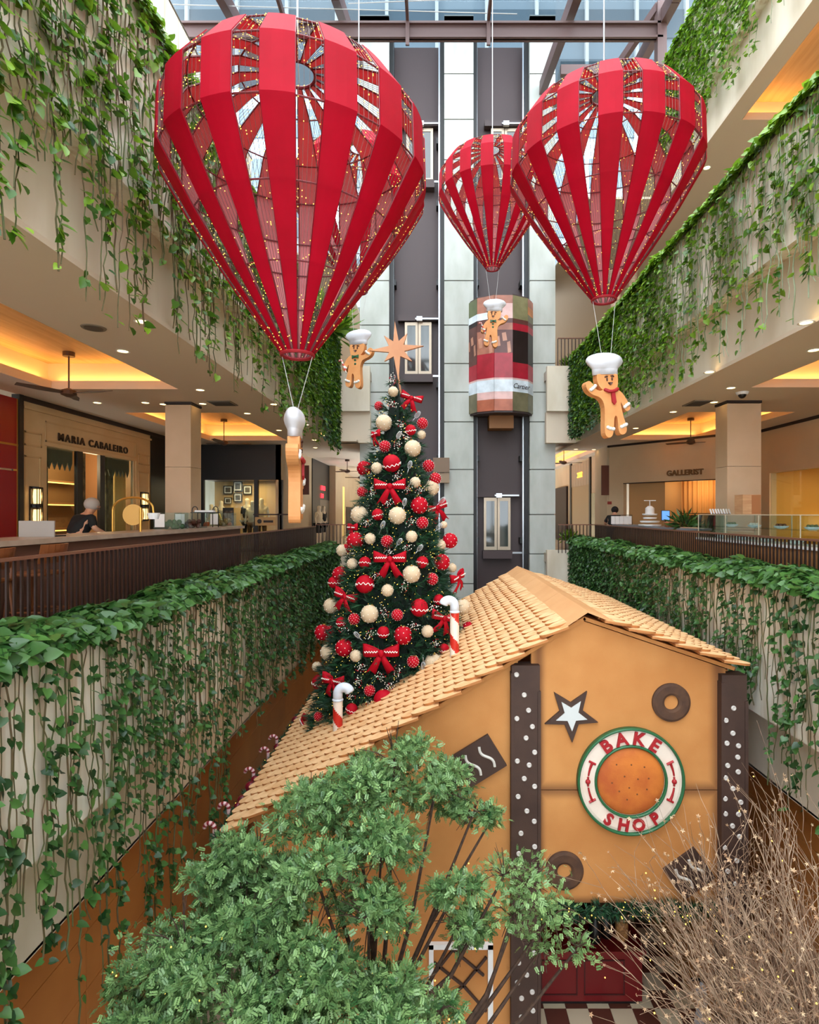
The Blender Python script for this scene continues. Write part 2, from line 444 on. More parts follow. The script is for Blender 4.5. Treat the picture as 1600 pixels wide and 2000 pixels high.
def lift_door(u, vt, vb, lab, w=.95):
    y = YE + .62; c = P(u, vb, y); h = (vb - vt) * y / FPX
    r = empty('lift_door', (c.x, y, c.z), lab, 'lift door')
    fm = mat('door_frame_steel', (176, 160, 140), .35, metal=.5)
    B('lintel', M_shaft, -w * .75, w * .85, -.14, .1, h + .02, h + .22, r)
    B('sill', M_shaft, -w * .55, w * .55, -.22, .1, -.3, -.02, r)
    for s in (-1, 1):
        x0, x1 = (-w / 2, -.01) if s < 0 else (.01, w / 2)
        m = MB(); t = .085
        m.box(x0, x0 + t, -.05, 0, 0, h).box(x1 - t, x1, -.05, 0, 0, h).box(x0 + t, x1 - t, -.05, 0, 0, .12).box(x0 + t, x1 - t, -.05, 0, h - .12, h)
        d = m.obj('door_leaf', fm, r)
        B('pane', mat('door_glass', (60, 66, 64), .05, spec=.8), x0 + t, x1 - t, -.03, -.02, .12, h - .12, d)
    B('drive_rail', M_chrome, -.1, w * .8, -.2, -.12, h + .05, h + .1, r)
    B('drive_box', M_chrome, -.05, .15, -.22, -.1, h + .0, h + .15, r)
    B('tie_bar', M_chrome, w * .5, w * .95, -.2, -.15, -.12, -.06, r)
lift_door(820, 252, 356, 'glazed steel lift door highest in the left shaft')
lift_door(817, 630, 732, 'glazed steel lift door behind the tree-top star')
lift_door(971, 972, 1074, 'glazed steel lift door below the lift cab')
lift_door(985, 252, 356, 'glazed lift door behind the smallest balloon')

# lift cab
def lift_cab():
    cu = 982; yc = YE + .35; R = 1.2
    cx = (cu - U0) * 19.0 / FPX
    zb, zt = EZ - (800 - V0) * 18.6 / FPX, EZ - (568 - V0) * 18.4 / FPX
    H = zt - zb
    r = empty('lift_cab', (cx, yc, zb), 'bowed lift cab wrapped in a red and brown advertisement', 'lift')
    ang = [-90 + a for a in (-78, -46, -15, 15, 46, 78)]
    cols = {
        'olive': (104, 98, 74), 'olive2': (120, 116, 84), 'pale': (196, 206, 214), 'brown': (84, 48, 44), 'tan': (150, 96, 78), 'red': (150, 26, 44), 'dark': (26, 18, 20), 'rose': (196, 160, 156), 'terra': (160, 92, 70), 'green': (84, 92, 62), 'gold': (190, 110, 40), 'skin': (176, 126, 104)}
    MM = {k: mat('print_' + k, c, .3, c2=tuple(min(255, int(x * 1.15 + 6)) for x in c), nscale=2.5) for k, c in cols.items()}
    bands = [  # (from, to, colour for each of the five facets), fractions of the height from the bottom
        (0, .10, ('olive', 'terra', 'terra', 'olive', 'olive')), (.10, .165, ('olive', 'rose', 'rose', 'olive', 'olive')),
        (.165, .27, ('pale',) * 5), (.27, .285, ('rose',) * 5), (.285, .42, ('red',) * 5),
        (.42, .50, ('brown', 'red', 'red', 'dark', 'dark')), (.50, .70, ('brown', 'tan', 'brown', 'dark', 'dark')),
        (.70, .76, ('brown', 'brown', 'tan', 'red', 'red')), (.76, .80, ('dark', 'brown', 'brown', 'brown', 'brown')),
        (.80, .86, ('pale', 'pale', 'rose', 'olive2', 'olive')), (.86, .93, ('green', 'tan', 'rose', 'olive2', 'gold')), (.93, 1.0, ('green', 'tan', 'tan', 'olive2', 'terra'))]
    for k in range(5):
        a0, a1 = math.radians(ang[k]), math.radians(ang[k + 1])
        p0 = Vector((R * math.cos(a0), R * math.sin(a0) * .95, 0)); p1 = Vector((R * math.cos(a1), R * math.sin(a1) * .95, 0))
        d = (p1 - p0).normalized(); n = Vector((d.y, -d.x, 0)); p0 += d * .006; p1 -= d * .006
        m = MB(); used = []
        for (f0, f1, cc) in bands:
            if cc[k] not in used: used.append(cc[k])
            m.cur = used.index(cc[k])
            z0, z1 = f0 * H, f1 * H; nn = -n * .05
            vs = [p0 + Vector((0, 0, z0)), p1 + Vector((0, 0, z0)), p1 + Vector((0, 0, z1)), p0 + Vector((0, 0, z1))]
            vs += [v + nn for v in vs]
            m.add(vs, [(0, 1, 2, 3), (5, 4, 7, 6), (0, 3, 7, 4), (1, 5, 6, 2)])
        pn = m.obj('cab_panel', [MM[q] for q in used], r)
        mid = (p0 + p1) / 2
        if k in (0, 1, 2):   # printed figures: small raised vinyl patches
            for (fx, fz, w_, h_) in ((-.3, .60, .08, .36), (.05, .64, .09, .3), (.3, .55, .07, .4)):
                c = mid + d * fx * (p1 - p0).length + n * .004 + Vector((0, 0, fz * H))
                q = MB(); q.add([c - d * w_ * .6 + Vector((0, 0, -h_ / 2)), c + d * w_ + Vector((0, 0, -h_ / 2.4)), c + d * w_ * .5 + Vector((0, 0, h_ / 2)), c - d * w_ + Vector((0, 0, h_ / 2.5))], [(0, 1, 2, 3)])
                q.obj('print_patch', MM['skin'], pn)
        if k == 3:
            t = text_mesh('Cartier', .235, .003, mat('print_ink', (40, 40, 44), .5), 1.0, 0, .35)
            o = link('lettering', t, pn, label='dark cursive lettering reading Cartier')
            c = mid + n * .012 + Vector((0, 0, .215 * H)) + d * .02
            o.matrix_local = Matrix.Translation(c) @ Matrix((d, (0, 0, 1), n)).transposed().to_4x4()
    pts = [(R * .97 * math.cos(math.radians(a)), R * .93 * math.sin(math.radians(a))) for a in ang]
    for z0, z1, nm in ((-.06, .0, 'cab_floor'), (H, H + .05, 'cab_roof')):
        m = MB(); n_ = len(pts); m.add([(x, y, z0) for x, y in pts] + [(x, y, z1) for x, y in pts], [tuple(range(n_ - 1, -1, -1)), tuple(range(n_, 2 * n_))] + [(i, (i + 1) % n_, n_ + (i + 1) % n_, n_ + i) for i in range(n_)])
        m.obj(nm, M_shaft, r)
    B('cab_core', M_shaft, -1.1, 1.1, -.2, .3, 0.02, H - .02, r)
    B('under_frame', mat('ochre_steel', (150, 96, 36), .5), -.42, .42, -.5, .1, -.5, -.06, r)
lift_cab()
c = P(862, 943, 19.3)
r = empty('notice_box', c, 'tan boxed notice board beside the tree, on the middle lift column', 'notice board')
B('board', mat('tan_board', (150, 128, 104), .6), -.28, .28, 0, .16, .0, .34, r); B('board', mat('tan_board2', (126, 104, 84), .6), -.28, .28, -.03, .16, .36, .86, r)

# ------------------------------------------------------------------ skylight
YR = 15.3
zb = EZ - (72 - V0) * YR / FPX; zt = EZ - (40 - V0) * YR / FPX
sk = MB().box(-7.2, 6.2, YR, YR + .18, zb, zb + .06).box(-7.2, 6.2, YR, YR + .18, zt - .06, zt).box(-7.2, 6.2, YR + .07, YR + .11, zb, zt)
struct('trim_1', sk, M_steel, 'brown steel cross beam under the skylight')
struct('trim_2', MB().box(-7, 6.2, 14.45, 14.65, zt + .18, zt + .42), M_steel, 'brown steel cross beam nearest the viewer at the top')
ra = []
for i, (x, za, zc) in enumerate(((-5.6, 21.1, 22.2), (-2.6, 21.1, 23.0), (3.7, 21.1, 22.2), (6.25, 21.0, 21.6))):
    struct('trim_%d' % (3 + i), MB().bar((x, -6, za), (x, 14.6, za), .22, .4).bar((x, 14.6, za), (x, 19.4, zc), .22, .4), M_steel, 'brown steel rafter of the skylight')
for i, x in enumerate((-.75, 1.45, -4.1)):
    struct('trim_%d' % (9 + i), MB().bar((x, 13, zt + .05), (x, YR + .02, zt + .05), .08, .2).box(x - .05, x + .05, YR - .05, YR, zb - .25, zb + .4), M_steel, 'short steel purlin and hanger of the skylight')
struct('trim_20', MB().box(6.05, 6.3, YR, YR + .25, 17, 21.5), M_steel, 'brown steel post at the right end of the skylight beam')
struct('trim_21', MB().bar((3.9, 17.5, 21.3), (6.2, 17.5, 21.3), .15, .3).bar((3.9, 18.8, 21.3), (6.2, 18.8, 21.3), .15, .3).bar((6.1, 15.4, 21.4), (5.2, 18.9, 21.2), .14, .25), M_steel, 'steel bracing right of the lift tower')
struct('window_2', MB().quad((3.9, 17.5, 21.6), (6.2, 17.5, 21.6), (6.2, 18.8, 21.0), (3.9, 18.8, 21.0)), glass('tinted_glass', (170, 190, 196), .05, .3), 'tinted glass strip right of the lift tower')
struct('window_dimming', MB().quad((-9, YR + .3, 24.6), (10, YR + .3, 24.6), (10, 23, 24.9), (-9, 23, 24.9)), glass('dimming_roof', (120, 130, 136), .3, .2), 'frosted glass roof added between the skylight and the lift tower to dim it')  # glass added above the lift columns to cut the daylight on them
gm = glass('skylight_glass', (248, 251, 252), .04, .1)
w = struct('window_1', MB().box(-6.2, 6.2, 14.3, 14.32, 21.52, 21.56), M_steel, 'glazed skylight over the atrium')
xs = [-5.5, -4.1, -2.5, -.75, 1.45, 3.6, 6.15]
for a, b in zip(xs, xs[1:]):
    for c_, d_ in ((-5.8, 0), (0, 5), (5, 10), (10, 14.5), (14.6, YR)):
        MB().box(a + .06, b - .06, c_ + .04, d_ - .04, 21.42, 21.44).obj('pane', gm, w)
for a, b in (((-2.3, 14.9, zt + .1), (6.2, 14.7, zt + .25)), ((-7, 14.95, zt + .12), (2.2, 15.1, zt + .0))):
    MB().tube([a, b], .012, 5).obj('tension_cable', M_chrome, label='thin steel cable stretched under the skylight', cat='cable', group='skylight cables')
# ================================================================== THE BAKE SHOP
YF = 7.75
RX, RZ = 2.04, 6.19           # ridge
SL, SR = 0.606, 0.335         # roof slopes left and right
EL, ER = -2.86, 4.22          # eaves
YR0, YR1 = 7.5, 14.0
M_ginger = mat('gingerbread_board', (204, 142, 80), .8, c2=(190, 126, 66), nscale=1.2, bump=.12, bscale=120)
M_scorch = mat('scorched_edge', (112, 66, 32), .8)
M_gable = mat('baked_gable_board', (204, 142, 80), .8, c2=(190, 126, 66), nscale=1.2, bump=.12, bscale=120)
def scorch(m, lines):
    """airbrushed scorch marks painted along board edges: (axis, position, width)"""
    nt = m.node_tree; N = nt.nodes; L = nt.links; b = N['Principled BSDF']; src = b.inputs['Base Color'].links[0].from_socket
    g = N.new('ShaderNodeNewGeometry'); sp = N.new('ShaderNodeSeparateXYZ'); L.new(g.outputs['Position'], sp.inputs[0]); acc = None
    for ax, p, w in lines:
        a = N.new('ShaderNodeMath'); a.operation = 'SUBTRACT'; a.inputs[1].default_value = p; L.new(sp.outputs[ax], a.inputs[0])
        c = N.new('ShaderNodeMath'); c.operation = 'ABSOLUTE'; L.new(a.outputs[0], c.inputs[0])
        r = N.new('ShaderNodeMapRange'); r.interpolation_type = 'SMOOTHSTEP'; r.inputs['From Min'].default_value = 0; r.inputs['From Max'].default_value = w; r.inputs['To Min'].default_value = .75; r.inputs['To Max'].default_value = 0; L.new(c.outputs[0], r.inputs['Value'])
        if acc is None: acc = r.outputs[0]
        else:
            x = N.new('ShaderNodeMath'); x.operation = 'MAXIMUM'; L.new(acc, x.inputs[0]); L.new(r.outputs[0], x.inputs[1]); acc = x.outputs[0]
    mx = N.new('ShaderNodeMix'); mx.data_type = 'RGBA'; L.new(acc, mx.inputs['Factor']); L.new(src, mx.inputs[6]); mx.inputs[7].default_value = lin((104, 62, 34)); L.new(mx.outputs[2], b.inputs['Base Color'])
M_choc = mat('chocolate_board', (72, 50, 40), .7, c2=(62, 42, 34), nscale=3, bump=.1, bscale=90)
M_tile = mat('biscuit_tile', (236, 192, 142), .65, c2=(216, 164, 112), nscale=5)
M_ridge = mat('ridge_board', (214, 160, 108), .6, c2=(202, 146, 94), nscale=1.2)
M_icing = mat('white_icing', (216, 212, 204), .5)
def roof_z(x): return RZ - ((RX - x) * SL if x < RX else (x - RX) * SR)
def fx(u): return (u - U0) * YF / FPX
def fz(v): return EZ - (v - V0) * YF / FPX
house = empty('gingerbread_house', (1.0, YF, 0), 'gingerbread bake shop with a scalloped biscuit roof and dark dotted pillars', 'house')
HX = Vector((1.0, YF, 0))
def hp(o): o.location = o.location - HX; return o       # world coordinates -> house coordinates
def slab(outline, y0, y1):
    return MB().prism(outline, y1 - y0, lambda a, b, c: (a, y1 - c, b))
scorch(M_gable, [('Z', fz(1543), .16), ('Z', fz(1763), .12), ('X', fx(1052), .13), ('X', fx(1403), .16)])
pxl0, pxl1, pxr0, pxr1 = fx(998), fx(1052), fx(1403), fx(1460)
zs, zo = fz(1543), fz(1763)
hp(slab([(pxl1 - .1, zs + .006), (pxr0 + .1, zs + .006), (pxr0 + .1, roof_z(pxr0 + .1) - .12), (RX, RZ - .12), (pxl1 - .1, roof_z(pxl1 - .1) - .12)], YF, YF + .08).obj('gable_panel', M_gable, house))
hp(slab([(pxl1 - .1, zo), (pxr0 + .1, zo), (pxr0 + .1, zs - .006), (pxl1 - .1, zs - .006)], YF, YF + .08).obj('gable_panel', M_gable, house))
hp(slab([(pxl1, zs - .03), (pxr0, zs - .03), (pxr0, zs + .03), (pxl1, zs + .03)], YF + .04, YF + .09).obj('seam_board', M_scorch, house))
xw = -2.5
hp(slab([(xw, 0), (pxl0 + .1, 0), (pxl0 + .1, roof_z(pxl0 + .1) - .12), (xw, roof_z(xw) - .12)], YF + .03, YF + .1).obj('front_wall', M_ginger, house))
hp(B('side_wall', M_ginger, xw, xw + .08, YF + .1, 13.7, 0, roof_z(xw) - .14, house))
hp(B('side_wall', M_ginger, 4.0, 4.08, YF + .1, 13.7, 0, roof_z(4.05) - .14, house))
hp(slab([(xw, 0), (4.08, 0), (4.08, roof_z(4.08) - .14), (RX, RZ - .14), (xw, roof_z(xw) - .14)], 13.62, 13.7).obj('back_wall', M_ginger, house))
dot = MB().lathe([(.034, 0), (.034, .012), (.026, .02), (.012, .016)], 12).mesh('icing_dot', mat('icing_dot', (206, 200, 194), .4))
dotsL = [(30, 125), (80, 257), (108, 357), (32, 411), (133, 463), (92, 537), (148, 630), (35, 687), (112, 713), (80, 801), (148, 852), (40, 918), (97, 1012), (145, 1079), (59, 1157), (148, 1244), (45, 1290)]
dotsL = [(1000 + x * .3, 1280 + y * .3) for x, y in dotsL] + [(800 + x * .31, 1380 + y * .31) for x, y in ((785, 1552), (688, 1612), (738, 1688), (680, 1738), (773, 1796), (706, 1836), (777, 1913), (705, 1955))]
dotsR = [(1443, 343), (1393, 422), (1438, 506), (1399, 571), (1474, 588), (1469, 662), (1404, 716), (1472, 757), (1390, 796), (1438, 866), (1387, 932), (1489, 955), (1389, 1030), (1475, 1033), (1435, 1109), (1481, 1179), (1384, 1250), (1463, 1335), (1404, 1404), (1457, 1487), (1393, 1590)]
dotsR = [(1000 + x * .3, 1280 + y * .3) for x, y in dotsR] + [(1430, 1790), (1405, 1830), (1425, 1870), (1410, 1935), (1440, 1960)]
for (a, b, dots) in ((pxl0, pxl1, dotsL), (pxr0, pxr1 - .06, dotsR)):
    zt_ = min(roof_z(a), roof_z(b)) - .1
    p = MB().box(a, b, YF - .1, YF + .12, 0, zt_).box(a - .012, a + .03, YF - .115, YF, 0, zt_ - .1).box(b - .03, b + .012, YF - .115, YF, 0, zt_ - .35).obj('pillar', M_choc, house)
    hp(p)
    for (u, v) in dots:
        q = P(u, v, YF - .1)
        if not (a + .02 < q.x < b - .02): q.x = min(max(q.x, a + .06), b - .06)
        link('icing_dot', dot, p, loc=(q.x, YF - .1, q.z), rot=(PI / 2, 0, 0))

# roof: boards under the tiles, ridge caps, tiles
def tile_mesh(w, l, t):
    pts = [(-w / 2, 0), (w / 2, 0)] + [(w / 2 * math.cos(a), l - w * .72 + w * .72 * math.sin(a)) for a in [PI * k / 10 for k in range(0, 11)]]
    n = len(pts)
    m = MB(); vs = [(x, y, 0) for x, y in pts] + [(x * .99, y, t) for x, y in pts]
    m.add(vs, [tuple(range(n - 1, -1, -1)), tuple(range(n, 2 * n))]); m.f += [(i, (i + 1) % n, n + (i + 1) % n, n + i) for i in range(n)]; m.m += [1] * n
    return m
TW, TL, TT = .235, .40, .03
tm = tile_mesh(TW * .97, TL, TT); M_tedge_shade = mat('biscuit_tile_edge_shade', (176, 112, 58), .7); tile_me = tm.mesh('roof_tile', [M_tile, M_tedge_shade])  # cut-edge brown, with the shade on the tile ends put into the colour
def roof(side_):
    slope = SL if side_ < 0 else SR; xe = EL if side_ < 0 else ER
    run = abs(xe - RX); length = run * math.sqrt(1 + slope * slope)
    dn = Vector((side_, 0, -slope)).normalized()            # down the slope
    yy = Vector((0, 1, 0)) * (1 if side_ < 0 else -1)
    nr = Vector((slope * side_, 0, 1)).normalized()
    m = MB(); a = Vector((RX, YR0 + .2, RZ - .05)); b = a + dn * (length - .12)
    v = [a, b, b + Vector((0, YR1 - YR0 - .3, 0)), a + Vector((0, YR1 - YR0 - .3, 0))]
    m.add(v + [p - nr * .05 for p in v], [(0, 1, 2, 3), (7, 6, 5, 4), (0, 4, 5, 1), (1, 5, 6, 2), (2, 6, 7, 3), (3, 7, 4, 0)])
    o = hp(m.obj('roof_slope', M_ginger, house))
    rows = int((length - .1) / .168); spots = []
    for i in range(rows + 1):
        d0 = length - TL - i * .168
        if d0 < .12: break
        off = (i % 2) * TW / 2
        for j in range(int((YR1 - YR0) / TW)):
            y = YR0 + .11 + off + j * TW
            if y > YR1 - .05: continue
            jit = random.uniform(-.012, .012)
            spots.append(Vector((RX, y, RZ - .035)) + dn * (d0 + jit) + nr * .012)
    tilt = math.radians(10.5)
    Rm = Matrix((yy.cross(nr) if False else dn.cross(nr), dn, nr)).transposed()
    Rm = Rm @ Matrix.Rotation(tilt, 3, 'X') if True else Rm
    spots.sort(key=lambda p: p.y)
    half = 300
    for p in spots[:half]:
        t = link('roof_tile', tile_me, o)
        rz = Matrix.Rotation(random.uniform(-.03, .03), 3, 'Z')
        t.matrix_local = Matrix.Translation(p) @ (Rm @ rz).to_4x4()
    rest = spots[half:]
    mm = MB()
    for p in rest:
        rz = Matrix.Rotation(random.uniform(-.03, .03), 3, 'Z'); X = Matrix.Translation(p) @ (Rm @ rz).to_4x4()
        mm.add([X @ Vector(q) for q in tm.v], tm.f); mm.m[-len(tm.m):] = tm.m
    if rest: mm.obj('far_roof_tiles', [M_tile, M_tedge_shade], o, kind='stuff')
roof(-1); roof(1)
yb = [YR0 + .02, 9.3, 11.4, 13.0, YR1]
for a, b in zip(yb, yb[1:]):
    m = MB(); w = .42
    def pt(s, d, y, h): 
        sl = SL if s < 0 else SR; return (RX + s * d, y, RZ - d * sl + h)
    prof = [(-1, w, .035), (-1, .0, .06), (1, w, .035)]
    vs = []
    for y in (a + .004, b - .004):
        for (s, d, h) in prof: vs.append(pt(s, d, y, h))
        for (s, d, h) in reversed(prof): vs.append(pt(s, d, y, h - .025))
    m.add(vs, [(0, 1, 2, 3, 4, 5)[::-1], (6, 7, 8, 9, 10, 11), (0, 1, 7, 6), (1, 2, 8, 7), (2, 3, 9, 8), (3, 4, 10, 9), (4, 5, 11, 10), (5, 0, 6, 11)])
    hp(m.obj('ridge_board', M_ridge, house))

# cookies on the wall
def star_pts(n, R, r, rot=PI / 2): return [((R if k % 2 == 0 else r) * math.cos(rot + PI * k / n), (R if k % 2 == 0 else r) * math.sin(rot + PI * k / n)) for k in range(2 * n)]
def on_wall(mb, name, m, u, v, rot=0, off=0, parent=house, smooth=False):
    o = mb.obj(name, m, parent, smooth)
    q = P(u, v, YF)
    o.location = Vector((q.x, YF - off, q.z)) - HX; o.rotation_euler = (0, rot, 0); return o
s1 = on_wall(MB().prism(star_pts(5, .385, .165, -PI / 2), .04), 'star_cookie', M_choc, 1115, 1394, -.03)
MB().prism(star_pts(5, .225, .098, -PI / 2), .012, lambda a, b, c: (a, -.04 - c, b)).obj('icing', mat('icing_blue_white', (204, 208, 208), .5), s1)
def ring_mesh(R, r, d, n=40):
    prof = [(r, 0), (r, d * .7), (r + (R - r) * .2, d), (R - (R - r) * .2, d), (R, d * .7), (R, 0)]
    m = MB(); vs = []; fs = []; k = len(prof)
    for j in range(n):
        a = 2 * PI * j / n
        for q, z in prof: vs.append((q * math.cos(a), -z, q * math.sin(a)))
    for j in range(n):
        j2 = (j + 1) % n
        for i in range(k):
            i2 = (i + 1) % k; fs.append((j * k + i, j2 * k + i, j2 * k + i2, j * k + i2))
    return m.add(vs, fs)
M_cookie = mat('dark_cookie', (92, 62, 42), .8, c2=(66, 44, 34), nscale=4, bump=.15, bscale=80)
for (u, v) in ((1310, 1371), (1102, 1699)): on_wall(ring_mesh(.262, .1, .05), 'ring_cookie', M_cookie, u, v)
def squiggle(x0, z0, x1, z1, amp=.05):
    pts = []
    d = Vector((x1 - x0, 0, z1 - z0)); n = Vector((d.z, 0, -d.x)).normalized()
    for k in range(13):
        t = k / 12; p = Vector((x0, 0, z0)) + d * t + n * amp * math.sin(2 * PI * t)
        pts.append((p.x, -.05, p.z))
    return MB().tube(pts, .02, 6)
for (u, v, rot, w, h) in ((1345, 1703, .62, .52, .50), (936, 1484, .55, .58, .5)):
    o = on_wall(MB().box(-w / 2, w / 2, -.045, 0, -h / 2, h / 2), 'chocolate_square', M_choc, u, v, -rot)
    for k in (-.1, .12): squiggle(k - .02, .17, k + .02, -.17, .035).obj('icing_line', M_icing, o)
# lattice window on the left wing
wf = hp(B('window_frame', M_white, fx(953), fx(963), YF - .03, YF + .06, .3, fz(1843), house))
hp(B('window_frame', M_white, fx(838), fx(963), YF - .03, YF + .06, fz(1852), fz(1842), house))
hp(B('window_frame', M_white, fx(838), fx(847), YF - .03, YF + .06, .3, fz(1843), house))
for (a, b, c_, d_) in ((848, 1880, 905, 1925), (905, 1925, 950, 1870), (848, 1975, 905, 1925), (905, 1925, 950, 1975), (885, 1855, 945, 1905), (885, 1855, 850, 1900)):
    hp(MB().bar(P(a, b, YF - .0), P(c_, d_, YF - .0), .03, .03).obj('lattice_bar', M_choc, house))

# round BAKE SHOP sign
sc_ = P(1231, 1524, YF - .02)
sign = empty('shop_sign', (sc_.x, YF - .005, sc_.z), 'round green-rimmed sign reading BAKE SHOP around an orange biscuit', 'sign')
M_green = mat('sign_green', (36, 96, 58), .45); M_cream2 = mat('sign_cream', (236, 222, 208), .6, c2=(226, 206, 190), nscale=3)
M_redl = mat('sign_red', (164, 24, 32), .5)
ring_mesh(.735, .70, .085, 64).obj('rim', M_green, sign, True)
ring_mesh(.715, .46, .05, 64).obj('sign_band', M_cream2, sign)
ring_mesh(.5, .465, .08, 56).obj('rim', M_green, sign, True)
bis = mat('biscuit', (206, 118, 44), .7, c2=(176, 84, 32), nscale=2.5, bump=.15, bscale=60)
m = MB(); prof = [(.47, 0), (.47, .03), (.44, .055), (.36, .072), (.2, .082), (.02, .085)]
m.lathe(prof, 48); m.xform(Matrix.Rotation(PI / 2, 4, 'X')); bo = m.obj('biscuit', bis, sign, True)
hole = MB().lathe([(.012, 0), (.012, .004)], 8).xform(Matrix.Rotation(PI / 2, 4, 'X')).mesh('prick_hole', M_scorch)
for (x, y) in ((726, 642), (816, 642), (672, 700), (766, 700), (900, 698), (851, 715), (602, 787), (722, 774), (808, 791), (878, 788), (943, 780), (642, 817), (752, 847), (866, 858), (688, 870), (608, 880), (933, 885), (803, 889), (739, 924), (686, 947), (856, 954), (778, 986)):
    dx, dz = (x - 769) * .3 * YF / FPX, -(y - 814) * .3 * YF / FPX
    rr = math.hypot(dx, dz); link('prick_hole', hole, bo, loc=(dx, -.084 + .06 * (rr / .47) ** 4, dz))
def letter(ch, ang, rad, size, flip=False):
    me = text_mesh(ch, size, .012, M_redl, 1, .008)
    o = link('letter', me, sign)
    a = math.radians(ang)
    up = Vector((math.cos(a), 0, math.sin(a))) * (-1 if flip else 1)
    n = Vector((0, -1, 0)); rt = up.cross(n)
    o.matrix_local = Matrix.Translation(Vector((rad * math.cos(a), -.062, rad * math.sin(a)))) @ Matrix((rt, up, n)).transposed().to_4x4()
for ch, a in zip('BAKE', (125, 103, 80, 57)): letter(ch, a, .585, .24)
for ch, a in zip('SHOP', (239, 260, 280, 303)): letter(ch, a, .605, .215, True)
for s in (-1, 1):      # serif flourishes at the sides
    for k in (-1, 1):
        pts = []
        for t in range(6):
            a = math.radians((8 + t * 3.6) * k) + (PI if s < 0 else 0) * 1
            a = (PI - math.radians((8 + t * 3.6) * k)) if s < 0 else math.radians((8 + t * 3.6) * k)
            pts.append((.59 * math.cos(a), -.06, .59 * math.sin(a)))
        MB().tube(pts, [.012, .013, .014, .016, .018, .02], 6).obj('flourish', M_redl, sign)
        e = Vector(pts[-1]); rad = Vector((e.x, 0, e.z)).normalized()
        MB().tube([e - rad * .05, e + rad * .05], .016, 6).obj('flourish', M_redl, sign)
    for da, r_ in ((0, .036), (5, .016), (-5, .016)):
        a = math.radians(da) if s > 0 else PI - math.radians(da)
        MB().sphere((.59 * math.cos(a), -.055, .59 * math.sin(a)), r_, 10, 6).obj('dot', M_redl, sign, True)

# shop floor of checker tiles, counter, jar, garland
M_tb = mat('checker_brown', (96, 52, 40), .4); M_tc = mat('checker_cream', (214, 196, 166), .4)
fl = struct('floor', MB().box(1.3, 4.0, 7.6, 13.6, 0, .012), mat('grout', (120, 100, 84), .8), 'brown and cream checkerboard floor inside the bake shop')
T = .335; ta = MB().box(.003, T - .003, .003, T - .003, 0, .012).mesh('floor_tile', M_tb); tb = MB().box(.003, T - .003, .003, T - .003, 0, .012).mesh('floor_tile', M_tc)
for i in range(8):
    for j in range(18):
        link('floor_tile', ta if (i + j) % 2 else tb, fl, loc=(1.32 + i * T, 7.56 + j * T, .012))
M_redc = mat('counter_red', (112, 14, 18), .4)
ct = empty('shop_counter', (2.4, 8.62, .024), 'dark red panelled counter inside the bake shop', 'counter')
B('body', M_redc, -.85, .77, 0, .5, .06, .8, ct); B('plinth', M_black, -.82, .74, .03, .47, 0, .06, ct); B('counter_top', M_redc, -.9, .82, -.04, .55, .8, .85, ct)
for a, b in ((-.78, -.22), (-.12, .5)):
    m = MB(); t = .018; z0, z1 = .16, .68
    m.box(a, b, -.012, 0, z0, z0 + t).box(a, b, -.012, 0, z1, z1 + t).box(a, a + t, -.012, 0, z0, z1).box(b - t, b, -.012, 0, z0, z1).obj('door_moulding', mat('moulding_dark', (66, 12, 12), .5), ct)
jr = empty('biscuit_jar', (2.93, 8.85, .875), 'glass jar of biscuits standing on the red shop counter', 'jar')
MB().lathe([(.085, 0), (.1, .02), (.1, .24), (.08, .29), (.02, .3)], 16).obj('jar_body', mat('wicker', (190, 140, 84), .6, c2=(130, 84, 44), nscale=30), jr, True)
MB().lathe([(.07, .29), (.075, .31), (.03, .34), (.02, .37), (.0, .38)], 16).obj('lid', mat('jar_lid', (150, 104, 60), .5), jr, True)
for i, (x, y) in enumerate(((2.5, 8.8), (2.7, 8.9))):
    MB().lathe([(.08, 0), (.09, .02), (.09, .26), (.05, .34), (.045, .4), (.02, .41)], 14).obj('dark_canister', M_black, smooth=True, loc=(x, y, .875), label=('left-hand' if i == 0 else 'right-hand') + ' dark canister beside the biscuit jar on the shop counter', cat='canister', group='dark canisters on the counter')

NEEDLE_V = []; NEEDLE_F = []
def tuft(n, spread, wid, seed):
    g = random.Random(seed); V = []; F = []
    for k in range(n):
        a = 2 * PI * k / n + g.uniform(-.3, .3); s = spread * g.uniform(.5, 1.1); t0 = g.uniform(0, .35)
        d = Vector((math.cos(a) * s, 1, math.sin(a) * s)).normalized(); sd = d.cross(Vector((g.uniform(-1, 1), g.uniform(-1, 1), g.uniform(-1, 1)))).normalized() * wid
        b = Vector((0, t0, 0)); L = g.uniform(.7, 1.0)
        o = len(V); V += [tuple(b - sd), tuple(b + sd), tuple(b + d * L)]; F.append((o, o + 1, o + 2))
    return V, F
M_fir = mat('fir_needles', (10, 38, 26), .6, c2=(34, 84, 46), attr=True)
def garland(path, rad, n, name, label, cat, lights=40, parent=None):
    p = np.array([tuple(q) for q in path]); t = rng.uniform(0, len(p) - 1.001, n); i = t.astype(int); f = (t - i)[:, None]
    c = p[i] * (1 - f) + p[i + 1] * f
    d = rng.normal(size=(n, 3)); d /= np.linalg.norm(d, axis=1, keepdims=True)
    pos = c + d * rad * .35; V, F = tuft(8, .6, .06, 3)
    me = scatter(V, F, pos, frames(d, rng.normal(size=(n, 3))), np.full(n, rad), rng.random(n), 'garland', M_fir)
    o = link(name, me, parent, label=label, cat=cat)
    m = MB()
    for k in range(lights):
        q = c[k] + d[k] * rad * .9; m.sphere(q, .009, 5, 4)
    m.obj('fairy_lights', M_bulb, o, kind='stuff'); return o
garland([P(u, 1778 + 5 * math.sin(u * .09), YF - .08) for u in range(1062, 1404, 6)], .115, 420, 'door_garland', 'green fir garland with lights over the shop doorway', 'garland', 46)

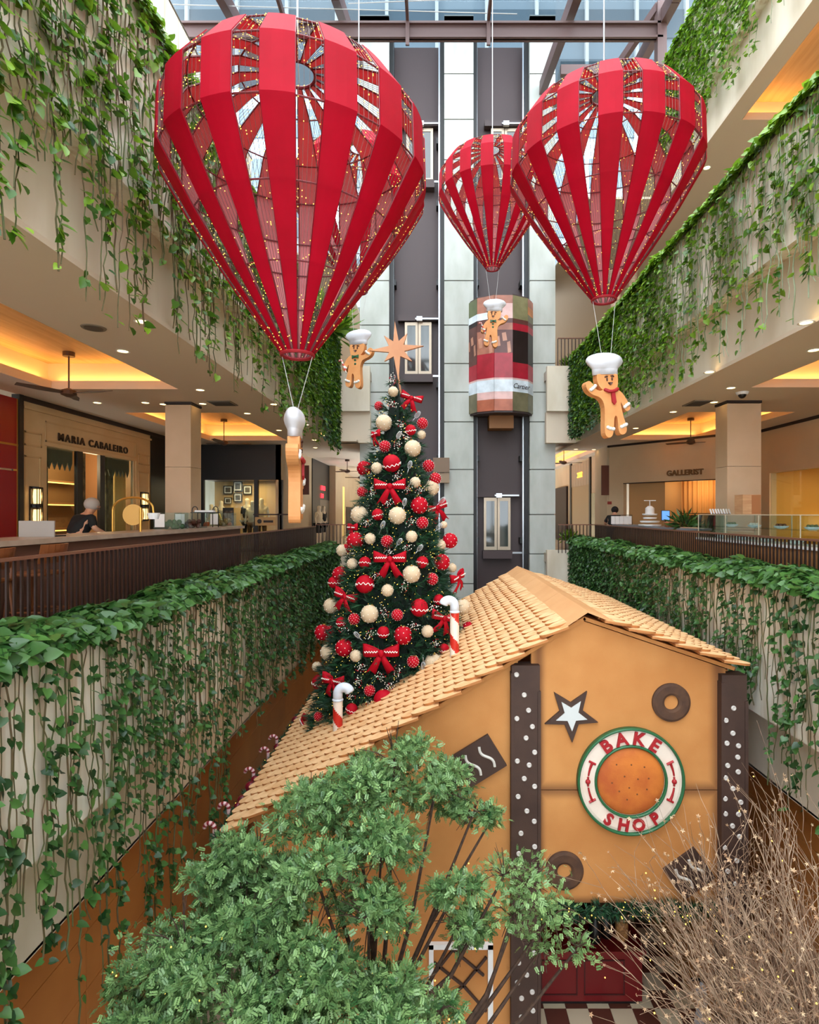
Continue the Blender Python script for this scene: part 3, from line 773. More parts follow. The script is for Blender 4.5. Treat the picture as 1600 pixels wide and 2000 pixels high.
# ================================================================== THE CHRISTMAS TREE
TX, TY, TTOP = P(773, 740, 10.8).x, 10.8, P(773, 740, 10.8).z
def tree_r(z): return .17 + .213 * (TTOP - z)
TB = 2.3
tree = empty('christmas_tree', (TX, TY, TB), 'tall decorated fir tree rising through the biscuit roof', 'christmas tree')
MB().lathe([(.12, -2.28), (.1, 0), (.03, TTOP - TB)], 10).obj('trunk', mat('bark', (70, 48, 34), .9), tree)
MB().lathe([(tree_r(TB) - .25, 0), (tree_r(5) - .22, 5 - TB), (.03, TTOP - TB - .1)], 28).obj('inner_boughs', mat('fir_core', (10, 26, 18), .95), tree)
n = 9000
zz = TB + (TTOP - TB) * (1 - np.sqrt(rng.random(n) * 1.0)) ; zz = np.clip(zz, TB, TTOP - .02)
an = rng.uniform(0, 2 * PI, n); rr = np.array([tree_r(z) for z in zz]) - rng.uniform(.02, .24, n)
rr *= 1 + .05 * np.sin(an * 7 + zz * 9)
pos = np.stack([rr * np.cos(an), rr * np.sin(an), zz - TB], 1)
d = np.stack([np.cos(an), np.sin(an), rng.uniform(-.35, .6, n)], 1) + rng.normal(size=(n, 3)) * .35
V, F = tuft(9, .5, .045, 5)
link('needles', scatter(V, F, pos, frames(d, rng.normal(size=(n, 3))), rng.uniform(.14, .24, n), rng.random(n) ** 1.3, 'needles', M_fir), tree, kind='stuff')
m = MB()
for k in range(1500):
    z = TB + (TTOP - TB) * (1 - math.sqrt(random.random())); a = random.uniform(PI, 2 * PI) + random.choice((-.3, .3)) * random.random(); r_ = tree_r(z) - random.uniform(-.03, .1)
    m.add([(r_ * math.cos(a) + x * .007, r_ * math.sin(a) + y * .007, z - TB + w * .007) for x, y, w in ((1, 0, 0), (-1, 0, 0), (0, 1, 0), (0, -1, 0), (0, 0, 1), (0, 0, -1))], [(0, 2, 4), (2, 1, 4), (1, 3, 4), (3, 0, 4), (2, 0, 5), (1, 2, 5), (3, 1, 5), (0, 3, 5)])
m.obj('fairy_lights', M_bulb, tree, kind='stuff')
# star
M_star = mat('star_wood', (206, 146, 104), .6, c2=(190, 128, 88), nscale=2)
pts = []
tips = [(90, .53), (52, .36), (3, .52), (-42, .38), (-90, .62), (-138, .33), (180, .52), (130, .35)]
for k, (a, R) in enumerate(tips):
    a2 = (a + (tips[(k + 1) % 8][0] if k != 6 else 130)) / 2 if k not in (5,) else -159
    if k == 7: a2 = 110
    pts.append((R * math.cos(math.radians(a)), R * math.sin(math.radians(a)))); pts.append((.155 * math.cos(math.radians(a2)), .155 * math.sin(math.radians(a2))))
pts = pts[::-1]
q = P(775, 683, TY)
m = MB().prism(pts, .06)
st = m.obj('tree_star', M_star, label='eight-pointed copper brown star on top of the fir tree', cat='star', loc=(q.x, TY, q.z), rot=(0, -.06, 0))
MB().tube([(0, -.02, -.5), (0.03, -.02, -.85)], .02, 6).obj('stake', M_star, st)

# ornaments
M_velvet = mat('red_velvet', (172, 0, 26), .7, spec=.2); M_linen = mat('beige_linen', (206, 182, 150), .85, bump=.08, bscale=200)
M_pearl = mat('pearl', (246, 240, 230), .3)
ball = MB().sphere((0, 0, 0), 1, 24, 14)
def ball_me(nm, m_): return ball.mesh(nm, m_, True)
bm_red, bm_beige = ball_me('bauble_red', M_velvet), ball_me('bauble_beige', M_linen)
def pearls(n, r):
    m = MB()
    for k in range(n):
        z = 1 - 2 * (k + .5) / n; a = k * 2.39996; q = math.sqrt(1 - z * z); m.sphere((q * math.cos(a) * 1.01, q * math.sin(a) * 1.01, z * 1.01), r, 6, 4)
    return m.mesh('pearls', M_pearl, True)
pe_big, pe_small = pearls(34, .06), pearls(70, .055)
m = MB(); m.tube([(math.sqrt(1 - (.25 * 0 + z_) ** 2) * math.cos(a) * 1.02, math.sqrt(1 - z_ ** 2) * math.sin(a) * 1.02, z_) for a, z_ in [(2 * PI * k / 96, -.15 + .11 * math.sin(2 * PI * k / 96 * 12)) for k in range(96)]], .045, 5, closed=True)
wave = m.mesh('icing_wave', M_pearl, True)
cap = MB().lathe([(.16, .95), (.16, 1.06), (.05, 1.1)], 10).mesh('cap', mat('gold_cap', (200, 160, 80), .3, metal=.8))
def on_tree(u, v, out=.0):
    y = TY
    for _ in range(12):
        q = P(u, v, y); r_ = tree_r(q.z) + out; dx = q.x - TX
        y = TY - math.sqrt(max(r_ * r_ - dx * dx, 0))
    return P(u, v, y)
# u, v, radius in pixels, colour, pattern
ORN = '''768 765 10 b p|740 793 9 r d|750 826 16 b p|802 840 10.7 r w|825 827 11 r d|823 849 9 b p|752 872 11.5 r d|806 876 16.5 b p|765 905 17.5 r w|712 915 15 r p|736 914 11 b p|837 910 12 r d|850 935 12 r d|811 942 10.5 b p|843 953 15.5 b p|708 961 10.7 r d|819 987 17 r p|702 1005 17 b p|738 1005 11.5 r w|776 1007 17 b p|825 1021 12 r d|867 1025 7 b p|694 1056 17 r p|723 1052 11 b p|756 1057 12 r d|804 1048 11.4 b p|879 1056 15 r p|860 1065 11 b p|669 1075 12 b p|677 1071 9 r w|688 1101 10.7 b p|713 1099 12 r w|825 1098 12 r w|863 1098 16 r p|883 1109 9 b p|804 1121 17.5 b p|665 1122 16 r p|653 1137 12 r w|844 1131 12 r d|713 1141 18 r w|757 1153 12 b p|647 1183 15 b p|722 1199 17.5 b p|776 1201 11.5 r d|819 1187 17.5 r w|857 1171 10.5 r w|904 1185 15 b p|667 1215 10.5 r w|692 1209 11.5 r d|630 1235 15.5 r p|645 1232 10 r d|749 1235 12 r w|787 1241 18 r p|835 1233 12 b p|904 1237 10 b p|916 1227 13 r p|641 1274 15.5 b p|672 1265 17 r p|695 1281 11.5 b p|867 1268 11 r w|897 1262 9 r w|807 1292 12 r d|847 1294 17.5 b p|619 1302 9.5 b p|625 1332 15.5 r w|722 1349 11 r d|749 1366 19 r w|687 1385 11.5 r w|622 1399 9 r d'''
ORN = [o.split() for o in ORN.split('|')]
ordn = lambda k: ['top', 'second', 'third', 'fourth', 'fifth', 'sixth', 'seventh', 'eighth', 'ninth', 'tenth', 'eleventh', 'twelfth', 'thirteenth', 'fourteenth', 'fifteenth', 'sixteenth'][k] if k < 16 else '%dth' % (k + 1)
kinds = {}
for o in ORN:
    u, v, r_ = map(float, o[:3]); big = r_ >= 14
    k = (o[3], o[4], big); kinds.setdefault(k, []).append((v, u, r_))
for (c_, pt_, big), lst in kinds.items():
    nm = {'b': 'beige pearled bauble', 'r': {'p': 'red bauble with sparse pearls', 'd': 'red bauble with dense pearls', 'w': 'red bauble with a white wavy band'}[pt_]}[c_]
    for k, (v, u, r_) in enumerate(sorted(lst)):
        q = on_tree(u, v, .02); s = r_ * q.y / FPX
        o = link('bauble', bm_red if c_ == 'r' else bm_beige, None, f'{"large" if big else "small"} {nm}, {ordn(k)} such one down the fir tree', 'bauble', 'baubles on the fir tree', None, q, (random.uniform(-.3, .3), random.uniform(-.25, .25), random.uniform(0, 6)), s)
        link('icing_wave' if pt_ == 'w' else 'pearls', wave if pt_ == 'w' else (pe_small if pt_ == 'd' else pe_big), o, kind=None if pt_ == 'w' else 'stuff')
        link('cap', cap, o)

# bows
def bow_mesh():
    m = MB()
    for s in (-1, 1):
        k = 9; vs = []; fs = []
        for i in range(k):                       # a loop: a teardrop band
            t = i / (k - 1); a = PI * (-1 + 2 * t)
            x = s * (.05 + .26 * (1 + math.cos(a)) ); yv = -.11 * math.sin(a) * (1 + .2) - .02
            h = .09 + .11 * (1 + math.cos(a)) / 2
            vs += [(x, yv, .05 * (1 + math.cos(a)) - h), (x, yv, .05 * (1 + math.cos(a)) + h)]
        for i in range(k - 1): fs.append((2 * i, 2 * i + 1, 2 * i + 3, 2 * i + 2))
        m.add(vs, fs)
        rows = []
        for i in range(6):                       # a tail with a cut end
            t = i / 5; rows.append((s * (.03 + .32 * t), -.05 - .07 * math.sin(t * 5), -.06 - .62 * t, .07 + .09 * t))
        vs = []; 
        for (x, y, z, w) in rows: vs += [(x - w, y, z - .02 * s), (x, y - .03, z), (x + w, y, z + .02 * s)]
        vs[-2] = (vs[-2][0], vs[-2][1], vs[-2][2] + .13)
        fs = []
        for i in range(5):
            for j in range(2): fs.append((3 * i + j, 3 * i + j + 1, 3 * i + 4 + j, 3 * i + 3 + j))
        m.add(vs, fs)
    m.sphere((0, -.09, .0), .1, 10, 6, (1, .9, 1.2))
    return m
bow_me = bow_mesh().mesh('bow', M_velvet, True)
m = MB()
for s in (-1, 1):
    m.tube([(s * (.1 + .42 * k / 20), -.155 - .02 * math.sin(PI * k / 20), .06 + .03 * math.sin(k * 1.6)) for k in range(21)], .014, 4)
trim_me = m.mesh('wavy_trim', M_pearl, True)
BOWS = [(804, 778, 20, 0, .3), (735, 850, 17, -1.1, 0), (762, 950, 28, 0, 0), (852, 992, 24, .6, -.3), (762, 1092, 29, 0, 0), (690, 1032, 18, -1.0, 0), (893, 1128, 22, 1.0, -.2), (676, 1165, 24, -.4, .25), (866, 1207, 25, .5, .25), (745, 1275, 32, 0, 0), (652, 1330, 26, -.6, 0), (602, 1424, 26, -.9, .5)]
for k, (u, v, s, ry, rr_) in enumerate(BOWS):
    q = on_tree(u, v, .06); sc = s * q.y / FPX / .52
    o = link('velvet_bow', bow_me, None, f'red velvet bow, {ordn(k)} of the bows down the fir tree', 'bow', 'bows on the fir tree', None, q, (0, rr_, ry), sc)
    md = o.modifiers.new('thickness', 'SOLIDIFY'); md.thickness = .015
    link('wavy_trim', trim_me, o)
# whisks
m = MB(); m.tube([(0, 0, -.9), (0, 0, -.25)], [.05, .035], 8); wh_h = m.mesh('handle', M_chrome, True)
m = MB()
for k in range(5):
    a = PI * k / 5; m.tube([(math.cos(a) * .2 * math.sin(PI * t / 12) ** .8, math.sin(a) * .2 * math.sin(PI * t / 12) ** .8, -.25 + .75 * (1 - math.cos(PI * t / 12)) / 2) for t in range(13)] + [(0, 0, .5)], .014, 4)
    m.tube([(-math.cos(a) * .2 * math.sin(PI * t / 12) ** .8, -math.sin(a) * .2 * math.sin(PI * t / 12) ** .8, -.25 + .75 * (1 - math.cos(PI * t / 12)) / 2) for t in range(13)] + [(0, 0, .5)], .014, 4)
wh_w = m.mesh('wires', mat('bright_wire', (225, 228, 230), .25, metal=.5), True)
for k, (u, v, rot) in enumerate([(814, 812, .7), (778, 852, .5), (800, 910, .3), (862, 979, .8), (790, 983, .2), (747, 1027, .4), (856, 1031, .7), (779, 1060, .6), (819, 1072, .7), (699, 1242, -.7), (827, 1298, 3.1)]):
    q = on_tree(u, v, .05); o = link('whisk', wh_w, None, f'small wire whisk, {ordn(k)} of the whisks down the fir tree', 'whisk', 'whisks on the fir tree', None, q, (0.2, rot, 0), .19 * q.y / 10)
    link('handle', wh_h, o)
# berry sprigs
m = MB(); g = random.Random(3)
for k in range(26): m.sphere((g.gauss(0, .4), g.gauss(0, .25) - .1, g.gauss(0, .45)), .085, 6, 4)
be_w = m.mesh('white_berries', M_pearl, True)
m = MB()
for k in range(9): m.sphere((g.gauss(0, .35), g.gauss(0, .2) - .2, g.gauss(0, .4)), .09, 6, 4)
be_r = m.mesh('red_berries', M_velvet, True)
for kb, (u, v) in enumerate(sorted(((767, 789), (783, 830), (794, 854), (777, 869), (796, 955), (820, 958), (728, 963), (759, 982), (718, 1021), (803, 1019), (794, 1070), (760, 1078), (750, 1197), (846, 1187), (674, 1230), (725, 1237), (809, 1222), (850, 1257), (706, 1302), (777, 1309), (744, 1322), (760, 1340), (685, 1357), (722, 1375), (766, 742), (776, 930), (735, 1125), (790, 1145), (700, 1330)), key=lambda t: t[1])):
    q = on_tree(u, v, .0); o = empty('berry_sprig', q, f'sprig of tiny white and red berries, {ordn(kb)} of the sprigs down the fir tree', 'berries', 'berry sprigs on the fir tree', (0, g.uniform(0, 6), 0)); o.scale = (.105,) * 3
    link('white_berries', be_w, o, kind='stuff'); link('red_berries', be_r, o, kind='stuff')

# candy canes standing on the roof in front of the tree
M_cred = mat('candy_red', (196, 42, 30), .35); M_cwhite = mat('candy_white', (236, 222, 208), .35); M_cgloss = mat('candy_top', (206, 214, 224), .25)
def candy(u, vb, vt, rpx, y, label, flip=1):
    b = P(u, vb, y); h = (vb - vt) * y / FPX; R = rpx * y / FPX; hr = R * 1.25; hs = h - hr - R
    b.z = roof_z(b.x) - .04; top = P(u, vt, y).z; h = top - b.z; hs = h - hr - R
    o = empty('candy_cane', b, label, 'candy cane', 'candy canes on the roof')
    m = MB(); nz, na = 40, 20; vs = []; fs = []
    z1 = hs - R * 1.5
    for i in range(nz + 1):
        for j in range(na): vs.append((R * math.cos(2 * PI * j / na), R * math.sin(2 * PI * j / na), z1 * i / nz))
    for i in range(nz):
        for j in range(na):
            j2 = (j + 1) % na; fs.append((i * na + j, i * na + j2, (i + 1) * na + j2, (i + 1) * na + j))
    m.add(vs, fs)
    m.m = [1 if ((i // na) / nz * z1 / (R * 7) + (i % na) / na) % 1.0 < .4 else 0 for i in range(len(fs))]
    m.obj('shaft', [M_cwhite, M_cred], o, True)
    MB().lathe([(R, z1), (R * 1.15, z1 + .01), (R * 1.15, z1 + R * .3), (R, z1 + R * .5)], 20).obj('collar', M_cgloss, o, True)
    pts = [(0, 0, z1), (0, 0, hs)] + [(flip * (hr - hr * math.cos(a)), 0, hs + hr * math.sin(a)) for a in [PI * k / 12 for k in range(1, 12)]]
    MB().tube(pts, R, 14).obj('crook', M_cgloss, o, True)
candy(660, 1438, 1333, 9.5, 9.15, 'striped candy cane standing at the lower left of the fir tree')
candy(888, 1283, 1163, 9.0, 9.35, 'striped candy cane standing at the right of the fir tree', -1)

# trim hanging under the left eave
garland([Vector((EL - .1, 7.6 + .3 * k, roof_z(EL) - .1)) for k in range(21)], .1, 500, 'eave_garland', 'fir garland hung along the left eave of the bake shop', 'garland', 30)
M_dkred = mat('glitter_dark_red', (120, 12, 34), .35, c2=(80, 6, 20), nscale=90)
for k, (u, v, r_) in enumerate(((470, 1603, 9), (487, 1548, 11), (496, 1527, 9), (576, 1413, 8), (540, 1462, 7), (462, 1583, 7))):
    y = (EL - .12) * FPX / (u - U0); y = min(max(y, 7.6), 13.6); q = P(u, v, y)
    q = Vector((EL - .1, y, roof_z(EL) - .06))
    link('bauble', bm_red if k == 9 else ball_me('bauble_dark', M_dkred), None, f'dark red glitter bauble under the left eave, {ordn(k)} from the front', 'bauble', 'baubles under the left eave', None, q, None, r_ * y / FPX)
for k, (u, v) in enumerate(((425, 1643), (452, 1592), (500, 1515), (528, 1478), (545, 1447))):
    y = (EL - .12) * FPX / (u - U0); q = Vector((EL - .16, y, roof_z(EL) + .02)); R = .03
    m = MB(); pts = [(0, 0, -.2), (0, 0, .0)] + [(-.07 + .07 * math.cos(a), 0, .07 * math.sin(a)) for a in [PI * t / 8 for t in range(1, 9)]]
    na = 8; m.tube(pts, R, na); m.m = [1 if (i // na) % 2 else 0 for i in range(len(m.f))]
    m.obj('candy_cane', [mat('candy_pale', (214, 180, 180), .4), mat('candy_maroon', (130, 30, 40), .4)], smooth=True, loc=q, label=f'small candy cane under the left eave, {ordn(k)} from the front', cat='candy cane', group='small candy canes under the left eave')
# ================================================================== BALLOONS
M_fabric = mat('red_satin', (190, 0, 40), .6, c2=(176, 0, 34), nscale=2, spec=.2, trans=.38)
M_lining = mat('pink_lining', (246, 176, 178), .8, spec=.2, trans=.6)
M_wire = mat('dark_red_wire', (110, 12, 26), .5)
M_net = mat('net_wire', (96, 70, 66), .6)
PROF = [(.17, 0), (.70, .72), (1.07, 1.28), (1.385, 1.82), (1.37, 2.35), (1.12, 2.70), (.62, 2.95), (.19, 3.03)]
NB = 16
def balloon_parts():
    w = 2 * PI / NB * .27
    # fabric panel: a closed thin slab, red outside, lined inside; extra rows between the knots
    rows = []
    for (r0, z0), (r1, z1) in zip(PROF, PROF[1:]):
        for k in range(3): rows.append((r0 + (r1 - r0) * k / 3 , z0 + (z1 - z0) * k / 3))
    rows.append(PROF[-1])
    m = MB(); cols = 3; vs = []
    for off in (0, -.012):
        for r, z in rows:
            for j in range(cols + 1):
                a = -w + 2 * w * j / cols; rr = (r + .008 + off)
                vs.append((rr * math.cos(a), rr * math.sin(a), z + (.0 if z < 2.5 else off)))
    n = len(rows) * (cols + 1); fo = []; fi = []; fe = []
    for i in range(len(rows) - 1):
        for j in range(cols):
            a = i * (cols + 1) + j; fo.append((a, a + 1, a + cols + 2, a + cols + 1)); b = a + n; fi.append((b + cols + 1, b + cols + 2, b + 1, b))
        for j in (0, cols):
            a = i * (cols + 1) + j; b = a + cols + 1
            fe.append((a, b, b + n, a + n) if j == 0 else (b, a, a + n, b + n))
    m.add(vs, fo); m.cur = 1; m.f += fi; m.m += [1] * len(fi); m.f += fe; m.m += [0] * len(fe)
    panel = m.mesh('fabric_panel', [M_fabric, M_lining])
    fr = MB()
    for k in range(NB):
        for s in (-1, 1):
            a = 2 * PI * k / NB + s * w
            fr.tube([((r - .008) * math.cos(a), (r - .008) * math.sin(a), z) for r, z in PROF], .008, 5)
    for r, z in PROF[1:-1]:
        fr.tube([((r - .02) * math.cos(2 * PI * j / 48), (r - .02) * math.sin(2 * PI * j / 48), z) for j in range(48)], .009, 5, closed=True)
    frame = fr.mesh('wire_frame', M_wire)
    nt = MB()
    for k in range(NB):
        for j in range(5):
            a = 2 * PI * k / NB + w + (2 * PI / NB - 2 * w) * (j + .5) / 5
            nt.tube([((r - .01) * math.cos(a), (r - .01) * math.sin(a), z) for r, z in PROF], .0022, 3, cap=False)
    net = nt.mesh('light_strings', M_net)
    lt = MB(); g = random.Random(11)
    for _ in range(1250):
        k = g.randrange(NB); a = 2 * PI * k / NB + w + (2 * PI / NB - 2 * w) * (g.randrange(5) + .5) / 5
        t = g.random() * (len(PROF) - 1); i = int(t); f = t - i
        r = PROF[i][0] * (1 - f) + PROF[i + 1][0] * f; z = PROF[i][1] * (1 - f) + PROF[i + 1][1] * f
        x, y = r * math.cos(a), r * math.sin(a); s = .006
        lt.add([(x + s, y, z), (x - s, y, z), (x, y + s, z), (x, y - s, z), (x, y, z + s), (x, y, z - s)], [(0, 2, 4), (2, 1, 4), (1, 3, 4), (3, 0, 4), (2, 0, 5), (1, 2, 5), (3, 1, 5), (0, 3, 5)])
    lights = lt.mesh('fairy_lights', M_bulb)
    top = MB().tube([(.19 * math.cos(2 * PI * j / 32), .19 * math.sin(2 * PI * j / 32), 3.03) for j in range(32)], .018, 6, closed=True).mesh('top_ring', M_wire)
    bt = MB().tube([(.17 * math.cos(2 * PI * j / 32), .17 * math.sin(2 * PI * j / 32), -.01) for j in range(32)], .02, 6, closed=True)
    bot = bt.mesh('mouth_ring', mat('red_rope', (150, 16, 30), .7))
    return panel, frame, net, lights, top, bot
BP = balloon_parts()
def balloon(u, v, y, label, rot):
    b = P(u, v, y)
    r = empty('hot_air_balloon', b, label, 'balloon', 'red striped hanging balloons', rot=(0, 0, rot))
    for k in range(NB): link('fabric_panel', BP[0], r, rot=(0, 0, 2 * PI * k / NB))
    link('wire_frame', BP[1], r); link('light_strings', BP[2], r, kind='stuff'); link('fairy_lights', BP[3], r, kind='stuff')
    link('top_ring', BP[4], r); link('mouth_ring', BP[5], r)
    L = 21.2 - b.z
    m = MB().tube([(0, 0, 3.35), (0, 0, L)], .012, 6)
    for k in range(4): m.tube([(.19 * math.cos(k * PI / 2), .19 * math.sin(k * PI / 2), 3.03), (0, 0, 3.35)], .005, 4)
    m.obj('hanging_cable', mat('steel_cable', (176, 180, 184), .4, metal=.4), r)
    return b
bl = [balloon(581, 692, 6.1, 'largest red striped balloon, nearest, at the upper left', .12),
      balloon(701, 569, 12.0, 'red striped balloon half hidden behind the largest one', .3),
      balloon(962, 524, 14.5, 'smallest red striped balloon, hanging before the lift shaft', .2),
      balloon(1180, 585, 8.4, 'red striped balloon at the upper right before the leafy wall', .16)]

# ================================================================== GINGERBREAD COOKS
M_gb = mat('gingerbread_cook', (216, 150, 92), .65, c2=(204, 134, 76), nscale=4)
M_face = mat('cocoa_face', (74, 38, 24), .5)
M_hat = mat('hat_white', (206, 206, 212), .6)
M_scarf = mat('scarf_red', (158, 20, 30), .6); M_bowtie = mat('bow_green', (30, 84, 52), .5)
OUT = [(410, 520), (400, 640), (428, 760), (490, 845), (540, 868), (450, 885), (375, 855), (330, 790), (295, 725), (235, 675), (160, 695), (138, 770), (185, 885), (285, 965), (420, 1005), (495, 1065), (540, 1190), (540, 1320), (528, 1500), (518, 1650), (520, 1780), (570, 1850), (640, 1852), (700, 1800), (732, 1650), (742, 1500), (760, 1425), (790, 1400), (815, 1430), (828, 1560), (830, 1700), (862, 1785), (930, 1802), (1005, 1765), (1030, 1680), (1000, 1550), (962, 1420), (935, 1290), (910, 1110), (955, 1200), (1000, 1290), (1060, 1322), (1130, 1272), (1122, 1190), (1060, 1080), (980, 950), (905, 882), (845, 862), (872, 760), (885, 640), (872, 520)]
KG = 1.25 / 1755
def gp(x, y): return ((x - 690) * KG, (1855 - y) * KG)
def cook_parts(scarf):
    th = .13
    sgn = 1 if scarf else -1
    pts = [(sgn * gp(x, y)[0], gp(x, y)[1]) for x, y in OUT]
    if not scarf: pts = pts[::-1]
    pts = pts[::-1]
    # smooth the outline once (Chaikin)
    q = []
    for a, b in zip(pts, pts[1:] + pts[:1]): q += [(a[0] * .75 + b[0] * .25, a[1] * .75 + b[1] * .25), (a[0] * .25 + b[0] * .75, a[1] * .25 + b[1] * .75)]
    body = MB().prism(q, th, lambda a, b, c: (a, th / 2 - c, b)).mesh('body', M_gb)
    yf = -th / 2
    F = lambda x, y, d=.0: (sgn * gp(x, y)[0], yf - d, gp(x, y)[1])
    face = MB()
    for x, y in ((628, 652), (742, 640)): face.sphere(F(x, y), 1, 10, 6, (.015, .012, .03))
    face.tube([F(575, 610, .004), F(600, 590, .006), F(640, 592, .004)], .011, 6); face.tube([F(708, 585, .004), F(750, 575, .006), F(782, 598, .004)], .011, 6)
    ms = [F(640, 715, .0), F(750, 708, .0)]; k = 9
    vs = [ms[0], ms[1]] + [F(750 - 110 * t / k, 708 + 60 * math.sin(PI * t / k) + 7 * t / k, .0) for t in range(1, k)]
    vs2 = [(x, y - .012, z) for x, y, z in vs]; n = len(vs)
    face.add(vs + vs2, [tuple(range(n)), tuple(range(2 * n - 1, n - 1, -1))] + [(i, (i + 1) % n, n + (i + 1) % n, n + i) for i in range(n)])
    face = face.mesh('face', M_face, True)
    ic = MB()
    for line in (((255, 862), (300, 830), (350, 785)), ((1000, 1225), (1045, 1190), (1090, 1165)), ((590, 1640), (650, 1665), (715, 1675)), ((900, 1635), (960, 1610), (1010, 1590))):
        for (x, y) in line:
            ic.sphere(F(x, y), .028, 8, 6)
        for (a, b) in zip(line, line[1:]): ic.sphere(F((a[0] + b[0]) / 2, (a[1] + b[1]) / 2 + 8), .024, 8, 6)
        for e in (line[0], line[-1]): c = F(*e); ic.tube([c, (c[0], th / 2, c[2])], .02, 6)
    icing = ic.mesh('icing_cuffs', M_icing, True)
    hat = MB(); n = 28
    cx, _, cz = F(640, 540)
    prof = [(.205, -.005, 0), (.205, .075, 0), (.21, .085, .3), (.27, .14, .6), (.295, .185, .8), (.285, .225, .7), (.25, .265, .5), (.19, .295, .3), (.11, .318, .15), (.01, .33, 0)]
    vs = []; fs = []
    for r, z, a_ in prof:
        for j in range(n):
            t = 2 * PI * j / n; rr = r * (1 + .05 * a_ * math.cos(7 * t)); vs.append((cx + rr * math.cos(t), rr * math.sin(t) * .38, cz + z + .03 * a_ * math.cos(t * 2 + 1)))
    for i in range(len(prof) - 1):
        for j in range(n):
            j2 = (j + 1) % n; fs.append((i * n + j, i * n + j2, (i + 1) * n + j2, (i + 1) * n + j))
    fs.append(tuple(range(n - 1, -1, -1))); fs.append(tuple((len(prof) - 1) * n + j for j in range(n)))
    hat = hat.add(vs, fs).mesh('chef_hat', M_hat, True)
    ex = []
    if scarf:
        m = MB(); m.tube([F(555, 860, -.08), F(570, 865, .01), F(640, 900, .02), F(700, 905, .022), F(780, 890, .02), F(845, 855, .01), F(850, 850, -.08)], .026, 8)
        c = [F(690, 900, .03), F(770, 900, .03), F(795, 1130, .03), F(750, 1180, .03), F(700, 1120, .03)]
        d = [(x, y + .025, z) for x, y, z in c]; n = 5
        m.add(c + d, [tuple(range(n - 1, -1, -1)), tuple(range(n, 2 * n))] + [(i, (i + 1) % n, n + (i + 1) % n, n + i) for i in range(n)])
        ex.append(('scarf', m.mesh('scarf', M_scarf)))
    else:
        m = MB(); c = Vector(F(690, 910, .01))
        for s in (-1, 1): m.add([c + Vector((0, -.02, .012)), c + Vector((0, -.02, -.012)), c + Vector((s * .075, -.015, -.035)), c + Vector((s * .075, -.015, .035)), c + Vector((0, .01, .012)), c + Vector((0, .01, -.012)), c + Vector((s * .075, .01, -.035)), c + Vector((s * .075, .01, .035))], [(0, 1, 2, 3), (4, 7, 6, 5), (0, 3, 7, 4), (1, 5, 6, 2), (2, 6, 7, 3), (0, 4, 5, 1)])
        m.sphere(c + Vector((0, -.02, 0)), .022, 8, 6); ex.append(('bow_tie', m.mesh('bow_tie', M_bowtie)))
        for y in (1010, 1120):
            m = MB().sphere(F(700, y), .026, 10, 6, (1, .5, 1)); ex.append(('button', m.mesh('button', M_bowtie, True)))
        m = MB(); b = Vector(F(1040, 1330, .03)); pts = [b + Vector((.05, 0, -.04)) + Vector((-.02, 0, .05)) * k for k in range(6)]; t = pts[-1]
        pts += [t + Vector((-.035 + .035 * math.cos(a), 0, .04 * math.sin(a))) for a in (.6, 1.2, 1.8, 2.4, 3.0)]
        m.tube(pts, .017, 8); m.m = [1 if (i // 8) % 2 else 0 for i in range(len(m.f))]
        ex.append(('candy_cane', m.mesh('candy_cane', [M_icing, M_cred], True)))
    return body, face, icing, hat, ex
CS, CG = cook_parts(True), cook_parts(False)
def cook(kind, u, vb, y, label, rz=0, ry=0, ring=None):
    b = P(u, vb, y); bd, fc, ic, ht, ex = kind
    r = empty('gingerbread_cook', b, label, 'gingerbread figure', 'gingerbread cooks hanging under the balloons', rot=(0, ry, rz))
    o = link('body', bd, r); md = o.modifiers.new('soft', 'BEVEL'); md.width = .03; md.segments = 3; md.limit_method = 'ANGLE'; md.angle_limit = math.radians(50)
    link('face', fc, r); link('icing_cuffs', ic, r, kind='stuff'); link('chef_hat', ht, r)
    for nm, me in ex: link(nm, me, r)
    if ring is not None:
        m = MB()
        for s in (-1, 1):
            e_ = r.rotation_euler.to_matrix().inverted() @ (ring + Vector((s * .17, 0, 0)) - b); m.tube([tuple(e_), (s * .07, 0, 1.2)], .004, 4)
        m.obj('hanging_wires', mat('pale_wire', (190, 190, 190), .4), r)
cook(CS, 1193, 856, 8.35, 'waving gingerbread cook with a red scarf, hanging at the right', .22, -.06, bl[3])
cook(CG, 697, 760, 12.0, 'waving gingerbread cook with a green bow tie beside the tree-top star', -.3, .0, bl[1])
cook(CG, 963, 680, 14.5, 'waving gingerbread cook with a green bow tie before the lift cab', 0, 0, bl[2])
cook(CS, 577, 1022, 6.2, 'gingerbread cook seen edge-on below the largest balloon', 1.72, 0, bl[0])
